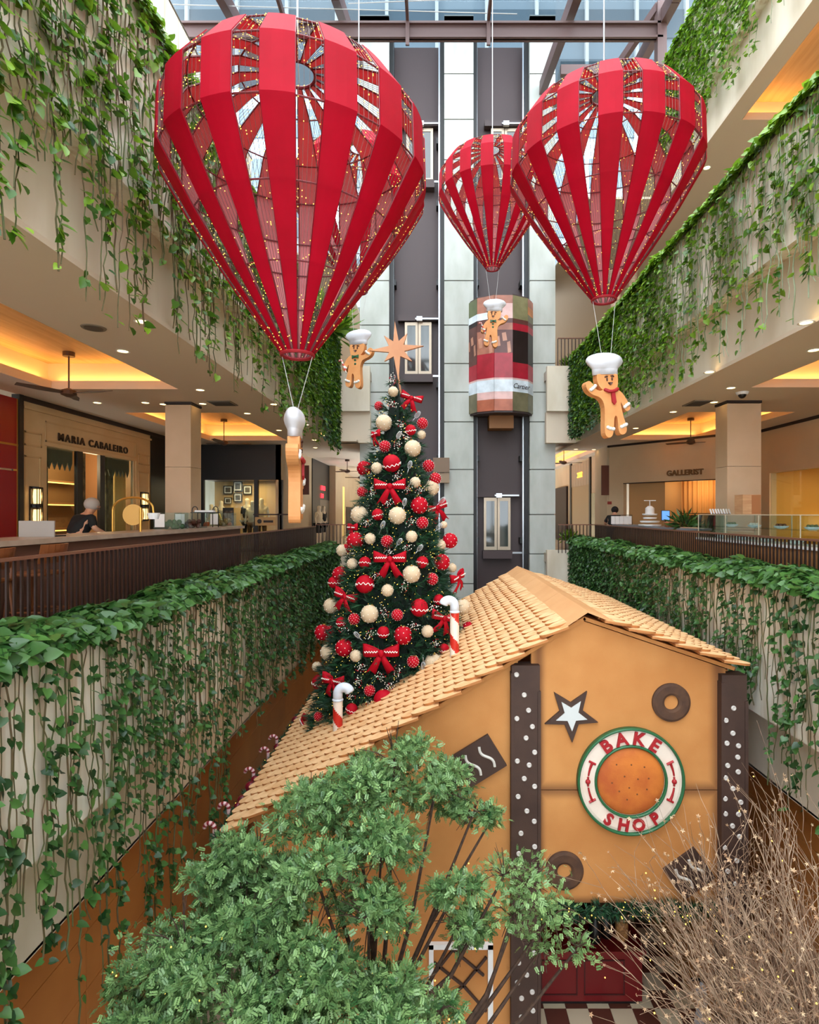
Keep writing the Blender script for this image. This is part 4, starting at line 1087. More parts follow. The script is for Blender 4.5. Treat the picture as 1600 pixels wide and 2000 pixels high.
# ================================================================== GALLERIES
def railing(s, x, y0, y1, floor, label, top=.99, pitch=.095):
    r = empty('slatted_railing', (x, y0, floor), label, 'railing')
    n = int((y1 - y0) / pitch)
    me = MB().box(-.009, .009, -.015, .015, .02, top - .03).mesh('slat', M_rail)
    for k in range(n): link('slat', me, r, loc=(0, k * pitch, 0))
    B('top_rail', M_railtop, -.035, .035, -.03, y1 - y0, top - .03, top, r); B('bottom_rail', M_rail, -.03, .03, -.03, y1 - y0, .0, .03, r)
    return r
railing(-1, XL - .78, 3.4, 18.9, F1, 'dark brown slatted railing along the left first-floor gallery', .93)
railing(1, XR + .78, 4.4, 18.9, F1, 'dark brown slatted railing along the right first-floor gallery')
def cross_rail(x0, x1, y, floor, label):
    r = empty('end_railing', (x0, y, floor), label, 'railing'); n = int((x1 - x0) / .12)
    me = MB().box(-.012, .012, -.02, .02, .02, .96).mesh('slat', M_rail)
    for k in range(n + 1): link('slat', me, r, loc=(k * .12, 0, 0))
    B('top_rail', M_railtop, 0, x1 - x0, -.03, .03, .96, .99, r)
cross_rail(4.15, XR + .78, 18.95, F1, 'railing end beside the right lift column, first floor')
cross_rail(4.15, XR + .9, 19.05, F2 + .1, 'railing end beside the right lift column, second floor')
cross_rail(XL - .78, -2.6, 18.95, F1, 'railing end beside the left lift column, first floor')

# pillars
def pillar(x0, x1, y0, y1, label):
    w = empty('pillar', ((x0 + x1) / 2, y0, F1), label, 'pillar'); X = (x0 + x1) / 2
    for a, b in ((0, 1.0), (1.0, 2.35), (2.35, C1 - F1 - .06)): B('stone_panel', M_stonepil, x0 - X, x1 - X, 0, y1 - y0, a + .004, b - .004, w)
    B('shadow_gap', M_trim, x0 - X - .012, x1 - X + .012, -.012, y1 - y0 + .012, C1 - F1 - .05, C1 - F1, w)
pillar(-5.8, -5.25, 12.1, 12.63, 'beige stone pillar on the left gallery')
pillar(6.2, 6.92, 11.95, 12.45, 'beige stone pillar on the right gallery')

# ---- left: red shop, MARIA CABALEIRO, dark shop
M_redwall = mat('red_lacquer', (150, 10, 14), .3); M_gold = mat('gold_line', (190, 140, 60), .35, metal=.7)
sf = empty('red_shopfront', (WL, 8, F1), 'red lacquer shopfront with gold lines at the far left', 'shopfront')
for k in range(6):
    B('red_panel', M_redwall, -.05, .02, k * .55, k * .55 + .53, .02, 2.2, sf); B('red_panel', M_redwall, -.05, .02, k * .55, k * .55 + .53, 2.24, C1 - F1 - .1, sf)
    B('gold_strip', M_gold, -.05, .03, k * .55 + .53, k * .55 + .55, 0, C1 - F1 - .1, sf)
B('gold_strip', M_gold, -.05, .035, 0, 3.3, 2.7, 2.74, sf)
B('dark_jamb', M_black, -.1, .06, 3.3, 3.42, 0, C1 - F1, sf)

M_panel = mat('panelled_wood', (212, 188, 146), .6, c2=(202, 176, 132), nscale=1.5)
sf = empty('panelled_shopfront', (WL, 11.45, F1), 'cream panelled shopfront lettered MARIA CABALEIRO', 'shopfront')
H1 = C1 - F1
def Ys(u): return PX(u, WL) - 11.45
y1_, y2_ = Ys(87), Ys(266); zt_ = 2.82; yE = 16.6 - 11.45
m = MB().box(-.12, 0, 0, y1_, 0, H1 - .1).box(-.12, 0, y2_, yE, 0, H1 - .1).box(-.12, 0, y1_, y2_, zt_, H1 - .1); m.obj('wall_panel', M_panel, sf)
def mould(a, b, z0, z1): 
    t = .035; MB().box(0, .015, a, b, z0, z0 + t).box(0, .015, a, b, z1 - t, z1).box(0, .015, a, a + t, z0, z1).box(0, .015, b - t, b, z0, z1).obj('moulding', mat('mould', (200, 172, 128), .6), sf)
mould(.06, y1_ - .12, .15, 2.55); mould(y2_ + .12, yE - .06, .15, 2.55); mould(.06, y1_ - .1, 2.75, 3.05); mould(y1_ + .02, y2_ - .02, 2.9, 3.35); mould(y2_ + .12, yE - .06, 2.75, 3.05)
for z in (2.62, 3.5): B('cornice', M_panel, 0, .05, 0, yE, z, z + .05, sf) if z > 3 else None
B('shadow_gap', M_trim, 0, .04, -.1, yE + 2.9, H1 - .1, H1, sf)
# glazing and interior
for a, b in ((y1_, y1_ + .1), (y1_ + 1.15, y1_ + 1.35), (y1_ + 2.05, y1_ + 2.25), (y2_ - .1, y2_)):
    B('mullion', M_black if 1 < b < y2_ - .2 else M_panel, -.1, -.02, a, b, 0, zt_, sf)
for a, b in ((y1_ + .1, y1_ + 1.15), (y1_ + 2.25, y2_ - .1)): B('pane', M_glass, -.06, -.05, a, b, 0.02, zt_, sf)
tm_ = MB(); 
for a, b in ((y1_ + .1, y1_ + 1.15), (y1_ + 2.25, y2_ - .1)):
    k = int((b - a) / .17)
    for i in range(k):
        c0 = a + (b - a) * i / k; c1 = a + (b - a) * (i + 1) / k
        tm_.prism([(c0, zt_), (c0, zt_ - .3), ((c0 + c1) / 2, zt_ - .48), (c1, zt_ - .3), (c1, zt_)], .02, lambda p, q, c: (-.14 - c, p, q))
tm_.obj('pelmet', mat('pelmet_grey', (104, 100, 84), .8), sf)
cu = MB()
for (a, b) in ((y1_ + .12, y1_ + .42), (y1_ + 1.5, y1_ + 1.75), (y2_ - 1.1, y2_ - .75)):
    for i in range(5):
        c0 = a + (b - a) * i / 5; cu.tube([(-.22, c0, zt_), (-.22, c0, .1)], .04, 8)
cu.obj('curtain', mat('grey_curtain', (120, 110, 80), .8, c2=(60, 56, 42), nscale=6), sf)
cu = MB()
for i in range(9): cu.tube([(-.26, y2_ - .62 + i * .06, zt_), (-.26, y2_ - .62 + i * .06, .1)], .04, 8)
cu.obj('curtain', mat('gold_curtain', (214, 170, 96), .7), sf)
sd = B('display_room', mat('shop_dark', (70, 48, 28), .6), -.14, -.13, .3, yE, 0, .01, sf)
inn = MB().quad((-2.2, .2, 0), (-2.2, yE, 0), (-2.2, yE, H1), (-2.2, .2, H1)).quad((-2.2, .2, 0), (-.1, .2, 0), (-.1, .2, H1), (-2.2, .2, H1)).quad((-2.2, yE, 0), (-.1, yE, 0), (-.1, yE, H1), (-2.2, yE, H1)).quad((-2.2, .2, H1 - .3), (-.1, .2, H1 - .3), (-.1, yE, H1 - .3), (-2.2, yE, H1 - .3))
inn.obj('interior', mat('shop_brown', (120, 84, 48), .6), sf)
for z in (.9, 1.6, 2.2):
    B('shelf', mat('shelf_wood', (130, 84, 44), .5), -2.2, -1.85, .5, yE - .3, z, z + .05, sf); B('shelf_light', glow('shelf_glow', (255, 190, 90), 3.0), -1.86, -1.85, .6, yE - .5, z - .03, z, sf)
tme = text_mesh('MARIA CABALEIRO', .235, .012, mat('letter_dark', (40, 26, 18), .5), 1.32, .006)
a0, a1 = PX(112, WL), PX(248, WL)
w_ = max(v.co.x for v in tme.vertices) - min(v.co.x for v in tme.vertices)
k_ = (a1 - a0) / w_
for lm in split_letters(tme):
  o = link('letter', lm, sf)
  o.matrix_local = Matrix.Translation((.02, (a0 + a1) / 2 - 11.45, 9.25 - F1)) @ Matrix(((0, 1, 0), (0, 0, 1), (1, 0, 0))).transposed().to_4x4() @ Matrix.Diagonal((k_, 1, 1, 1))
def lamp(kind, energy, loc, size=.6, color=(1, .74, .42), name='shop_lamp', rot=None):
    d = bpy.data.lights.new(name, kind); d.energy = energy; d.color = color
    if kind == 'AREA': d.size = size
    else: d.shadow_soft_size = size
    o = bpy.data.objects.new(name, d); COL.objects.link(o); o.location = loc
    if rot: o.rotation_euler = rot
    return o
lamp('POINT', 140, (WL - 1.0, 13.2, F1 + 2.6), .3); lamp('POINT', 110, (WL - 1.0, 15.4, F1 + 2.6), .3)
for u in (65, 278):
    y = PX(u, WL); c = Vector((WL + .06, y, EZ + (1003 - 986) * y / FPX * .8))
    s_ = empty('wall_sconce', c, 'ribbed dark wall sconce ' + ('left' if u == 65 else 'right') + ' of the panelled shop window', 'wall lamp', 'wall sconces')
    B('backplate', M_black, -.06, -.03, -.12, .12, -.42, .42, s_)
    for z in (-.21, .21):
        MB().lathe([(.07, -.15), (.085, 0), (.07, .15)], 10).obj('glass_shade', glow('sconce_glow', (255, 200, 120), 3.0), s_, loc=(.03, 0, z))
    m = MB()
    for z in (-.41, -.02, .02, .37): m.lathe([(.11, z), (.11, z + .035)], 12)
    for k in range(5): m.box(.08 * math.cos(-.9 + .45 * k) + .025, .08 * math.cos(-.9 + .45 * k) + .035, .11 * math.sin(-.9 + .45 * k) - .008, .11 * math.sin(-.9 + .45 * k) + .008, -.4, .4)
    m.obj('cage', M_black, s_)

# dark shop facing the viewer beyond the pillar
YD = 19.6
xa, xb = -8.3, -5.36
sf = empty('dark_shopfront', ((xa + xb) / 2, YD, F1), 'black shopfront with mannequins behind the left pillar', 'shopfront'); cx = (xa + xb) / 2
B('fascia_board', M_black, xa - cx, xb - cx, 0, .15, 2.52, H1, sf)
for u in (394, 500, 548): x = P(u, 0, YD).x - cx; B('mullion', M_black, x - .07, x + .07, 0, .12, 0, 2.52, sf)
B('pane', M_glass, xa - cx, P(500, 0, YD).x - cx - .08, .05, .06, .02, 2.5, sf); B('pane', M_glass, P(500, 0, YD).x - cx + .08, xb - cx - .2, .05, .06, .02, 2.5, sf)
B('window_back', mat('tan_backdrop', (196, 160, 112), .7), xa - cx, xb - cx, 1.6, 1.66, 0, 2.6, sf); B('window_floor', M_floor, xa - cx, xb - cx, .12, 1.6, 0, .12, sf)
B('window_ceiling', M_black, xa - cx, xb - cx, .12, 1.6, 2.55, 2.6, sf)
struct('wall_left', MB().box(WL - .05, WL + .02, 16.6, YD, F1, C1), M_black, 'black return wall between the two left shops')
lamp('AREA', 40, (cx, YD + .7, F1 + 2.5), 1.2)
for k, (u, v, w, h) in enumerate(((446, 957, 18, 17), (465, 950, 18, 21), (484, 957, 17, 18), (465, 972, 17, 17), (446, 978, 15, 13))):
    c = P(u, v, YD + 1.55); s = (YD + 1.55) / FPX
    o = B('framed_picture', M_black, -w * s / 2, w * s / 2, -.03, .0, -h * s / 2, h * s / 2, loc=c, label=f'framed photograph in the dark shop window, {["left", "upper middle", "right", "lower middle", "lowest left"][k]} one', cat='picture', group='framed pictures in the dark shop')
    B('mount', M_icing, -w * s * .38, w * s * .38, -.035, -.03, -h * s * .38, h * s * .38, o); B('print', mat('photo_grey', (90, 84, 76), .5, c2=(40, 36, 34), nscale=9), -w * s * .28, w * s * .28, -.038, -.035, -h * s * .28, h * s * .28, o)

def skin_mesh(name, pts, edges, rad, m, levels=1):
    me = bpy.data.meshes.new(name); me.from_pydata(pts, edges, [])
    o = bpy.data.objects.new(name, me); COL.objects.link(o)
    md = o.modifiers.new('skin', 'SKIN')
    if not me.skin_vertices: me.attributes.new
    for v, r_ in zip(me.skin_vertices[0].data, rad): v.radius = r_ if isinstance(r_, tuple) else (r_, r_)
    me.skin_vertices[0].data[0].use_root = True
    s = o.modifiers.new('smooth', 'SUBSURF'); s.levels = levels; s.render_levels = levels
    r = bpy.data.meshes.new_from_object(o.evaluated_get(bpy.context.evaluated_depsgraph_get()))
    bpy.data.objects.remove(o); r.materials.clear(); r.materials.append(m)
    r.polygons.foreach_set('use_smooth', [True] * len(r.polygons)); return r
MP = [(0, 0, .95), (0, 0, 1.15), (0, 0, 1.38), (0, 0, 1.5), (0, 0, 1.62), (0, -.01, 1.74),
      (.17, 0, 1.4), (.24, .02, 1.15), (.25, -.04, .88), (-.17, 0, 1.4), (-.24, .02, 1.15), (-.25, -.04, .88),
      (.09, 0, .88), (.1, 0, .48), (.1, .02, .08), (.1, -.12, .03), (-.09, 0, .88), (-.1, 0, .48), (-.1, .02, .08), (-.1, -.12, .03)]
ME_ = [(0, 1), (1, 2), (2, 3), (3, 4), (4, 5), (2, 6), (6, 7), (7, 8), (2, 9), (9, 10), (10, 11), (0, 12), (12, 13), (13, 14), (14, 15), (0, 16), (16, 17), (17, 18), (18, 19)]
MR = [(.15, .11), (.14, .1), (.17, .1), (.06, .06), (.085, .1), (.08, .095), .06, .045, .03, .06, .045, .03, .08, .06, .045, .04, .08, .06, .045, .04]
mann_me = skin_mesh('mannequin', MP, ME_, MR, mat('mannequin_cream', (226, 206, 176), .5))
coat_i = [0, 1, 2, 6, 7, 9, 10]; mp = {v: i for i, v in enumerate(coat_i)}
def cloth_mesh(name, ids, m, extra=None, grow=1.25):
    mp = {v: i for i, v in enumerate(ids)}; pts = [MP[i] for i in ids]; ed = [(mp[a], mp[b]) for a, b in ME_ if a in mp and b in mp]
    rad = [tuple(q * grow for q in MR[i]) if isinstance(MR[i], tuple) else MR[i] * grow for i in ids]
    return skin_mesh(name, pts, ed, rad, m)
coats = [cloth_mesh('coat', [0, 1, 2, 6, 7, 9, 10], m) for m in (mat('coat_grey', (150, 140, 128), .8), mat('coat_black', (24, 22, 24), .8), mat('coat_cream', (222, 204, 170), .8), mat('coat_yellow', (226, 186, 110), .8))]
trous = [cloth_mesh('trousers', [0, 12, 13, 16, 17], m, grow=1.2) for m in (mat('trouser_brown', (96, 66, 40), .8), M_black)]
for k, (u, vt, y, ci, ti, lab) in enumerate(((413, 979, 20.6, 0, 0, 'leftmost'), (420, 984, 20.1, 3, 1, 'seated-height second'), (432, 972, 20.8, 0, 0, 'third'), (483, 967, 20.5, 1, 1, 'tall black-coated'), (493, 972, 20.0, 2, 0, 'cream-coated'), (511, 967, 20.3, 2, 0, 'right-hand caped'))):
    t = P(u, vt, y); s = (t.z - F1 - .12) / 1.84
    o = link('mannequin', mann_me, None, f'{lab} mannequin in the dark shop window', 'mannequin', 'mannequins in the dark shop window', None, (t.x, y, F1 + .12), (0, 0, .3 * (k % 3 - 1)), s)
    link('coat', coats[ci], o); link('trousers', trous[ti], o)
o = B('poster_stand', M_black, -.18, .18, -.03, .03, 0, 1.55, loc=(P(446, 0, 19.2).x, 19.2, F1), label='black poster stand before the dark shop window', cat='sign')
B('poster', mat('poster_dark', (40, 36, 34), .5, c2=(120, 104, 84), nscale=8), -.15, .15, -.036, -.03, .5, 1.45, o)

# passage beyond, left
XP = -5.35
struct('wall_left', MB().box(XP - .2, XP, YD, 42, F1, C1), M_wall, 'warm wall of the far left passage')
def yl(u): return PX(u, XP)
sf = empty('black_shopfront', (XP, yl(609), F1), 'black shopfront with a red neon sign in the far left passage', 'shopfront')
B('fascia_board', M_black, 0, .04, 0, yl(642) - yl(609), 2.0, H1, sf); B('jamb', M_black, 0, .04, 0, 1.6, 0, 2.0, sf); B('doorway', mat('grey_door', (120, 110, 96), .5), 0, .03, 1.6, yl(642) - yl(609), 0, 2.0, sf)
for z, w in ((2.55, .9), (2.18, .5)):
    q = MB()
    for k in range(7 if z > 2.4 else 4): q.box(.05, .07, k * .14, k * .14 + .1, -.1, .1).box(.05, .07, k * .14 + .02, k * .14 + .14, -.02, .02)
    q.obj('neon_sign', glow('neon_red', (255, 30, 40), 5.0), sf, loc=(0, 1.7, z))
B('lit_window', glow('window_glow', (255, 206, 110), .9), XP, XP + .03, yl(659), yl(672), F1 + .05, F1 + 2.9, label='tall lit shop window in the far left passage', cat='shop window')
B('cream_pier', M_wall, XP + .002, XP + .35, yl(642), yl(657), F1, C1 - .005, label='cream pier in the far left passage', cat='pier')
B('shop_doorway', mat('dark_shop', (50, 30, 22), .6), XP, XP + .03, yl(676), yl(699), F1, F1 + 1.75, label='dark shop doorway at the end of the left passage', cat='doorway')
for k, u in enumerate((612, 621)):
    y = yl(u) - .5; o = link('mannequin', mann_me, None, ('pale' if k == 0 else 'dark-coated') + ' mannequin beside the black shopfront', 'mannequin', None, None, (XP + .35, y, F1), (0, 0, 1.2), .98); link('coat', coats[2 if k == 0 else 1], o); link('trousers', trous[1], o)
c = P(596, 966, 20.6); o = B('directory_sign', mat('rust_sign', (92, 44, 26), .6), -.14, .14, 0, .06, 0, 57 * 20.6 / FPX, loc=c, label='tall rust brown directory sign on the left passage corner', cat='sign'); B('bracket', M_black, -.62, -.14, .01, .05, .3, .36, o)

# ---- right: GALLERIST wall, golden shop, passage shops
A_, B_ = Vector((6.15, 19.9, 0)), Vector((9.35, 16.14, 0)); D_ = (B_ - A_); Lw = D_.length; ang_ = math.atan2(D_.y, D_.x)
sf = empty('gallerist_shopfront', (A_.x, A_.y, F1), 'tan angled shopfront lettered GALLERIST with a curtain inside', 'shopfront', rot=(0, 0, ang_))
t0, t1 = .114 * Lw, .86 * Lw; zo_ = 2.4
MB().box(0, t0, 0, .2, 0, H1).box(t1, Lw, 0, .2, 0, H1).box(t0, t1, 0, .2, zo_, H1).obj('front_wall', M_wall, sf)
B('shadow_gap', M_trim, -.05, Lw, -.03, 0, H1 - .07, H1, sf); B('opening_frame', M_trim, t0, t1, -.02, .02, zo_ - .03, zo_, sf)
tc = .38 * Lw
B('plain_panel', mat('tan_panel', (190, 150, 100), .7), t0, tc, .35, .4, 0, zo_ + .2, sf)
cm = MB(); n = 46; vs = []
for k in range(n * 2 + 1):
    x = tc + (Lw + .5 - tc) * k / (2 * n); vs += [(x, 1.5 + .06 * math.sin(k * PI / 2.0) , 0), (x, 1.5 + .06 * math.sin(k * PI / 2.0), zo_ + .3)]
cm.add(vs, [(2 * i, 2 * i + 2, 2 * i + 3, 2 * i + 1) for i in range(2 * n)]); cm.obj('curtain', mat('orange_curtain', (220, 160, 90), .8), sf, True)
B('interior_side', mat('tan_panel', (190, 150, 100), .7), tc - .04, tc, .4, 1.6, 0, zo_ + .3, sf); B('interior_ceiling', M_wall, t0, Lw + .5, .2, 1.7, zo_ + .3, zo_ + .35, sf); B('interior_floor', M_floor, t0, Lw + .5, .2, 1.7, 0, .02, sf)
gme = text_mesh('GALLERIST', .26, .02, mat('letter_bronze', (120, 86, 50), .4), 1.05, .01)
w_ = max(v.co.x for v in gme.vertices) - min(v.co.x for v in gme.vertices)
g0, g1 = .431 * Lw, .67 * Lw; k_ = (g1 - g0) / w_
for lm in split_letters(gme):
  o = link('letter', lm, sf); o.matrix_local = Matrix.Translation(((g0 + g1) / 2, -.03, 8.84 - F1)) @ Matrix.Rotation(PI / 2, 4, 'X') @ Matrix.Diagonal((k_, k_, 1, 1))
pc = A_ + D_ * .6; lamp('POINT', 22, (pc.x + .5, pc.y + .7, F1 + 2.2), .2)
rk = empty('clothes_rack', (A_.x, A_.y, F1), 'clothes rail of coats before the orange curtain', 'clothes rack', rot=(0, 0, ang_))
MB().tube([(tc + .1, 1.15, 1.35), (Lw - .3, 1.15, 1.35)], .015, 6).tube([(tc + .1, 1.15, 0), (tc + .1, 1.15, 1.35)], .015, 6).tube([(Lw - .3, 1.15, 0), (Lw - .3, 1.15, 1.35)], .015, 6).obj('rail', M_black, rk)
gcol = [(40, 30, 28), (90, 60, 40), (30, 24, 24), (60, 44, 36), (200, 150, 80), (36, 28, 26), (150, 20, 24), (190, 150, 100), (70, 50, 40), (40, 34, 32), (120, 84, 50)]
for k, c in enumerate(gcol):
    x = tc + .22 + k * .19
    g = MB().prism([(-.05, 0), (.05, 0), (.06, .6), (.05, 1.05), (.01, 1.2), (-.01, 1.2), (-.05, 1.05), (-.06, .6)], .4, lambda a, b, q: (x + a, 1.35 - q, .1 + b))
    g.obj('garment', mat('garment_%d' % k, c, .85), None, loc=(A_.x, A_.y, F1), rot=(0, 0, ang_), label=f'{"leftmost" if k == 0 else ordn(k)} coat from the left on the rail before the orange curtain' if k else 'leftmost coat on the rail before the orange curtain', cat='garment', group='coats on the rail')
struct('wall_right', MB().box(6.6, 6.8, 21.5, 42, F1, C1).box(6.1, 6.7, 20.0, 21.5, F1, C1), M_wall, 'warm wall of the far right passage')
def yr(u): return PX(u, 6.6)
sf = empty('slatted_shopfront', (6.6, 21.5, F1), 'narrow shopfront with gold lettering in the far right passage', 'shopfront')
for k in range(7): B('fascia_board', mat('pale_slat', (170, 150, 122), .6), -.04, 0, yr(1153) - 21.5 + k * .47, yr(1153) - 21.5 + k * .47 + .45, 2.6, H1 - .1, sf)
q = MB()
for k in range(4): q.box(-.06, -.045, k * .22, k * .22 + .05, -.11, .11).box(-.06, -.045, k * .22, k * .22 + .16, .06, .11).box(-.06, -.045, k * .22, k * .22 + .16, -.11, -.06)
q.obj('gold_letters', glow('gold_glow', (255, 190, 60), 3.0), sf, loc=(0, yr(1139) - 21.5, 3.1))
B('window', mat('shop_window_dim', (150, 118, 72), .3), -.03, 0, yr(1153) - 21.5, yr(1118) - 21.5, .05, 2.6, sf); B('jamb', M_black, -.06, 0, yr(1153) - 21.7, yr(1153) - 21.5, 0, H1, sf); B('jamb', M_black, -.06, 0, yr(1118) - 21.5, yr(1118) - 21.2, 0, H1, sf); B('side_glass', mat('dim_glass', (130, 124, 84), .1), -.03, 0, yr(1188) - 21.5 + .1, yr(1155) - 21.6, .05, 2.2, sf)
B('shop_doorway', mat('dark_shop', (50, 30, 22), .6), 6.5, 6.6, yr(1110), yr(1088), F1, F1 + 2.7, label='dark shop doorway at the end of the right passage', cat='doorway')
c = P(1183, 967, 19.93); o = B('directory_sign', mat('rust_sign', (92, 44, 26), .6), -.14, .14, 0, .06, 0, 58 * 19.93 / FPX, loc=c, label='tall rust brown directory sign on the right passage corner', cat='sign'); B('bracket', M_black, .14, .3, .01, .05, .3, .36, o)
B('exit_plate', mat('plate_red', (140, 40, 24), .6), -.07, .07, 0, .03, 0, .1, loc=P(1191, 985, 19.6), label='small red plate on the right passage corner', cat='plate')

# golden shop on the right
YG = PX(1503, WR)
struct('wall_right', MB().box(WR, WR + .2, YG, 16.2, F1, C1).box(WR, WR + .2, Y0, YG, 8.68, C1).box(WR, WR + .2, Y0, 7, F1, 8.68), M_wall, 'tan wall above the golden shop window')
B('shadow_gap', M_trim, WR - .03, WR, Y0, 16.1, C1 - .08, C1, label='dark shadow gap along the right ceiling edge', kind='structure').name = 'trim_30'
sf = empty('golden_shop', (WR, 7, F1), 'golden shop interior behind glass at the far right', 'shopfront')
B('pane', M_glass, .05, .06, 0, YG - 7, 0, 2.48, sf); B('back_wall', mat('gold_wall', (222, 150, 40), .45, c2=(210, 134, 30), nscale=1), 1.8, 1.85, 0, YG - 7, 0, 2.9, sf); B('end_wall', mat('gold_wall2', (200, 150, 70), .5), .2, 1.85, YG - 7, YG - 6.95, 0, 2.9, sf); B('ceiling_panel', M_wall, .05, 1.85, 0, YG - 7, 2.7, 2.75, sf); B('floor_panel', M_floor, .0, 1.85, 0, YG - 7, 0, .02, sf)
B('light_line', glow('line_glow', (255, 214, 140), 6.0), 1.76, 1.8, 1.0, YG - 7.3, 2.1, 2.14, sf)
B('counter', mat('gold_wood', (180, 110, 40), .5), 1.2, 1.8, 1.0, YG - 7.4, .0, .9, sf)
lamp('AREA', 55, (WR + .9, 13.8, F1 + 2.6), 1.6, (1, .68, .3))
y = 14.6; mr = empty('arched_mirror', (WR + 1.72, y, F1 + .95), 'arched mirror on the golden shop wall', 'mirror')
pts = [(-.42, 0), (.42, 0)] + [(.42 * math.cos(a), .5 + .42 * math.sin(a)) for a in [PI * k / 12 for k in range(13)]]
MB().prism(pts, .03, lambda a, b, c: (.03 - c, a, b)).obj('glass', mat('mirror', (190, 170, 130), .08, metal=.9), mr); MB().tube([(0, a, b) for a, b in pts], .025, 6, closed=True).obj('frame', M_gold, mr)
lp = empty('table_lamp', (WR + 1.4, 15.3, F1 + .9), 'brass mushroom lamp glowing in the golden shop', 'lamp'); MB().lathe([(.1, 0), (.02, .03), (.02, .35)], 12).obj('base', M_gold, lp); MB().lathe([(.2, .3), (.17, .4), (.05, .46)], 16).obj('shade', M_gold, lp); MB().lathe([(.12, .02), (.12, .28)], 14).obj('glow_shade', M_lamp, lp)
vs_ = empty('vase', (WR + .9, 13.9, F1 + .0), 'grey patterned vase in the golden shop', 'vase'); MB().lathe([(.16, 0), (.26, .5), (.3, .9), (.2, 1.25), (.1, 1.4)], 18).obj('body', mat('vase_grey', (150, 140, 124), .7, c2=(110, 100, 90), nscale=20), vs_, True); MB().lathe([(.1, 1.4), (.12, 1.45)], 18).obj('lip', M_white, vs_)

# ---- right counter furniture
gc = empty('glass_display_case', (5.9, 7.6, F1), 'long glass display case on a tan counter behind the right railing', 'display case')
L_ = 4.5
B('counter_base', mat('case_base', (168, 116, 70), .5), -.25, .35, 0, L_, 0, .8, gc); B('counter_top', M_white, -.28, .38, -.03, L_ + .03, .8, .84, gc)
for k in range(5):
    y = L_ * k / 4
    for x in (-.24, .34): B('edge_strip', mat('case_edge', (206, 190, 160), .3), x - .006, x + .006, y - .008, y + .008, .84, 1.33, gc)
for k in range(4):
    y = L_ * k / 4; B('pane', M_glass, -.24, -.235, y + .01, y + L_ / 4 - .01, .84, 1.32, gc); B('pane', M_glass, -.24, .34, y + .01, y + L_ / 4 - .01, 1.325, 1.33, gc)
B('pane', M_glass, -.24, .34, L_, L_ + .006, .84, 1.32, gc)
B('shelf', M_glass, -.2, .3, .02, L_ - .02, 1.08, 1.085, gc); B('edge_strip', mat('case_edge', (206, 190, 160), .3), -.245, -.235, 0, L_, 1.32, 1.335, gc); B('edge_strip', mat('case_edge', (206, 190, 160), .3), -.245, -.235, 0, L_, .84, .85, gc)
for k in range(10):
    y = 8.0 + k * .4; nm = ('white', 'brown', 'green')[k % 3]
    o = MB().lathe([(.05, 0), (.1, .02), (.12, .05)], 14).obj('tray', M_white, None, loc=(5.9, y, F1 + (.855 if k % 2 else 1.09)), label=f'small plate with {nm} pastries inside the glass case', cat='plate', group='plates in the glass case')
    m = MB()
    for j in range(6): m.sphere((.06 * math.cos(j), .06 * math.sin(j), .06), .03, 7, 5)
    m.obj('pastries', mat('pastry_' + nm, {'white': (220, 210, 190), 'brown': (110, 64, 34), 'green': (90, 100, 50)}[nm], .7), o, True)
c = P(1461, 1003, 11.2); wb = B('wooden_box', mat('pale_wood', (206, 160, 116), .6, c2=(190, 140, 96), nscale=3, stretch=(1, 1, 8)), -.17, .17, -.15, .15, 0, .38, loc=(6.1, 11.0, F1 + 1.335), label='pale wooden upright box on the glass case', cat='box'); B('open_side', mat('box_side', (170, 110, 64), .6), .0, .175, -.155, -.15, .01, .37, wb)
q = empty('card_rack', (5.95, 11.7, F1 + 1.335), 'zigzag white card rack on the end of the glass case', 'card rack')
for k in range(8): MB().bar((-.2 + k * .055, 0, 0), (-.24 + k * .055, 0, .11), .03, .008, (0, 1, 0)).obj('card', M_white, q)
B('foot', M_black, -.2, .18, -.02, .02, 0, .01, q)
sc2 = empty('service_counter', (6.1, 13.2, F1), 'tan service counter behind the right railing', 'counter'); B('base', mat('case_base', (168, 116, 70), .5), -.35, .35, 0, 5.2, 0, .95, sc2); B('counter_top', mat('blue_grey_top', (120, 130, 140), .4), -.38, .38, -.03, 5.23, .95, 1.0, sc2)
Z1 = F1 + 1.0
mb_ = empty('menu_holder', (5.82, 17.6, Z1), 'wire holder of white leaflets on the right service counter', 'leaflet holder')
for k in range(5): B('leaflet', M_white, -.32 + k * .13, -.2 + k * .13, -.02, .0, .02, .27, mb_)
MB().tube([(-.34, 0, 0), (-.34, 0, .3), (.34, 0, .3), (.34, 0, 0)], .01, 5).obj('wire', M_black, mb_)
ts = empty('tiered_stand', (5.95, 15.6, Z1), 'white tiered stand with stacked trays on the right service counter', 'tray stand')
for k, (r_, z) in enumerate(((.3, .0), (.26, .1), (.18, .2), (.2, .3))): MB().lathe([(r_ * .9, z), (r_, z + .02), (r_, z + .05)], 18).obj('tray', M_white, ts)
MB().lathe([(.12, .3), (.12, .5), (.05, .56)], 14).obj('urn', M_white, ts); MB().tube([(0, 0, .55), (0, 0, .72)], .012, 6).obj('stem', M_chrome, ts); B('arm', M_white, -.16, .16, -.02, .02, .7, .72, ts)
tb_ = empty('tablet_stand', (6.1, 14.9, Z1), 'blue tablet screen on the right service counter', 'tablet'); B('screen', glow('screen_blue', (90, 140, 200), 1.2), -.1, .1, -.01, .0, .18, .42, tb_); B('case', M_black, -.115, .115, .0, .015, .165, .435, tb_); B('stem', M_black, -.02, .02, 0, .015, 0, .17, tb_)
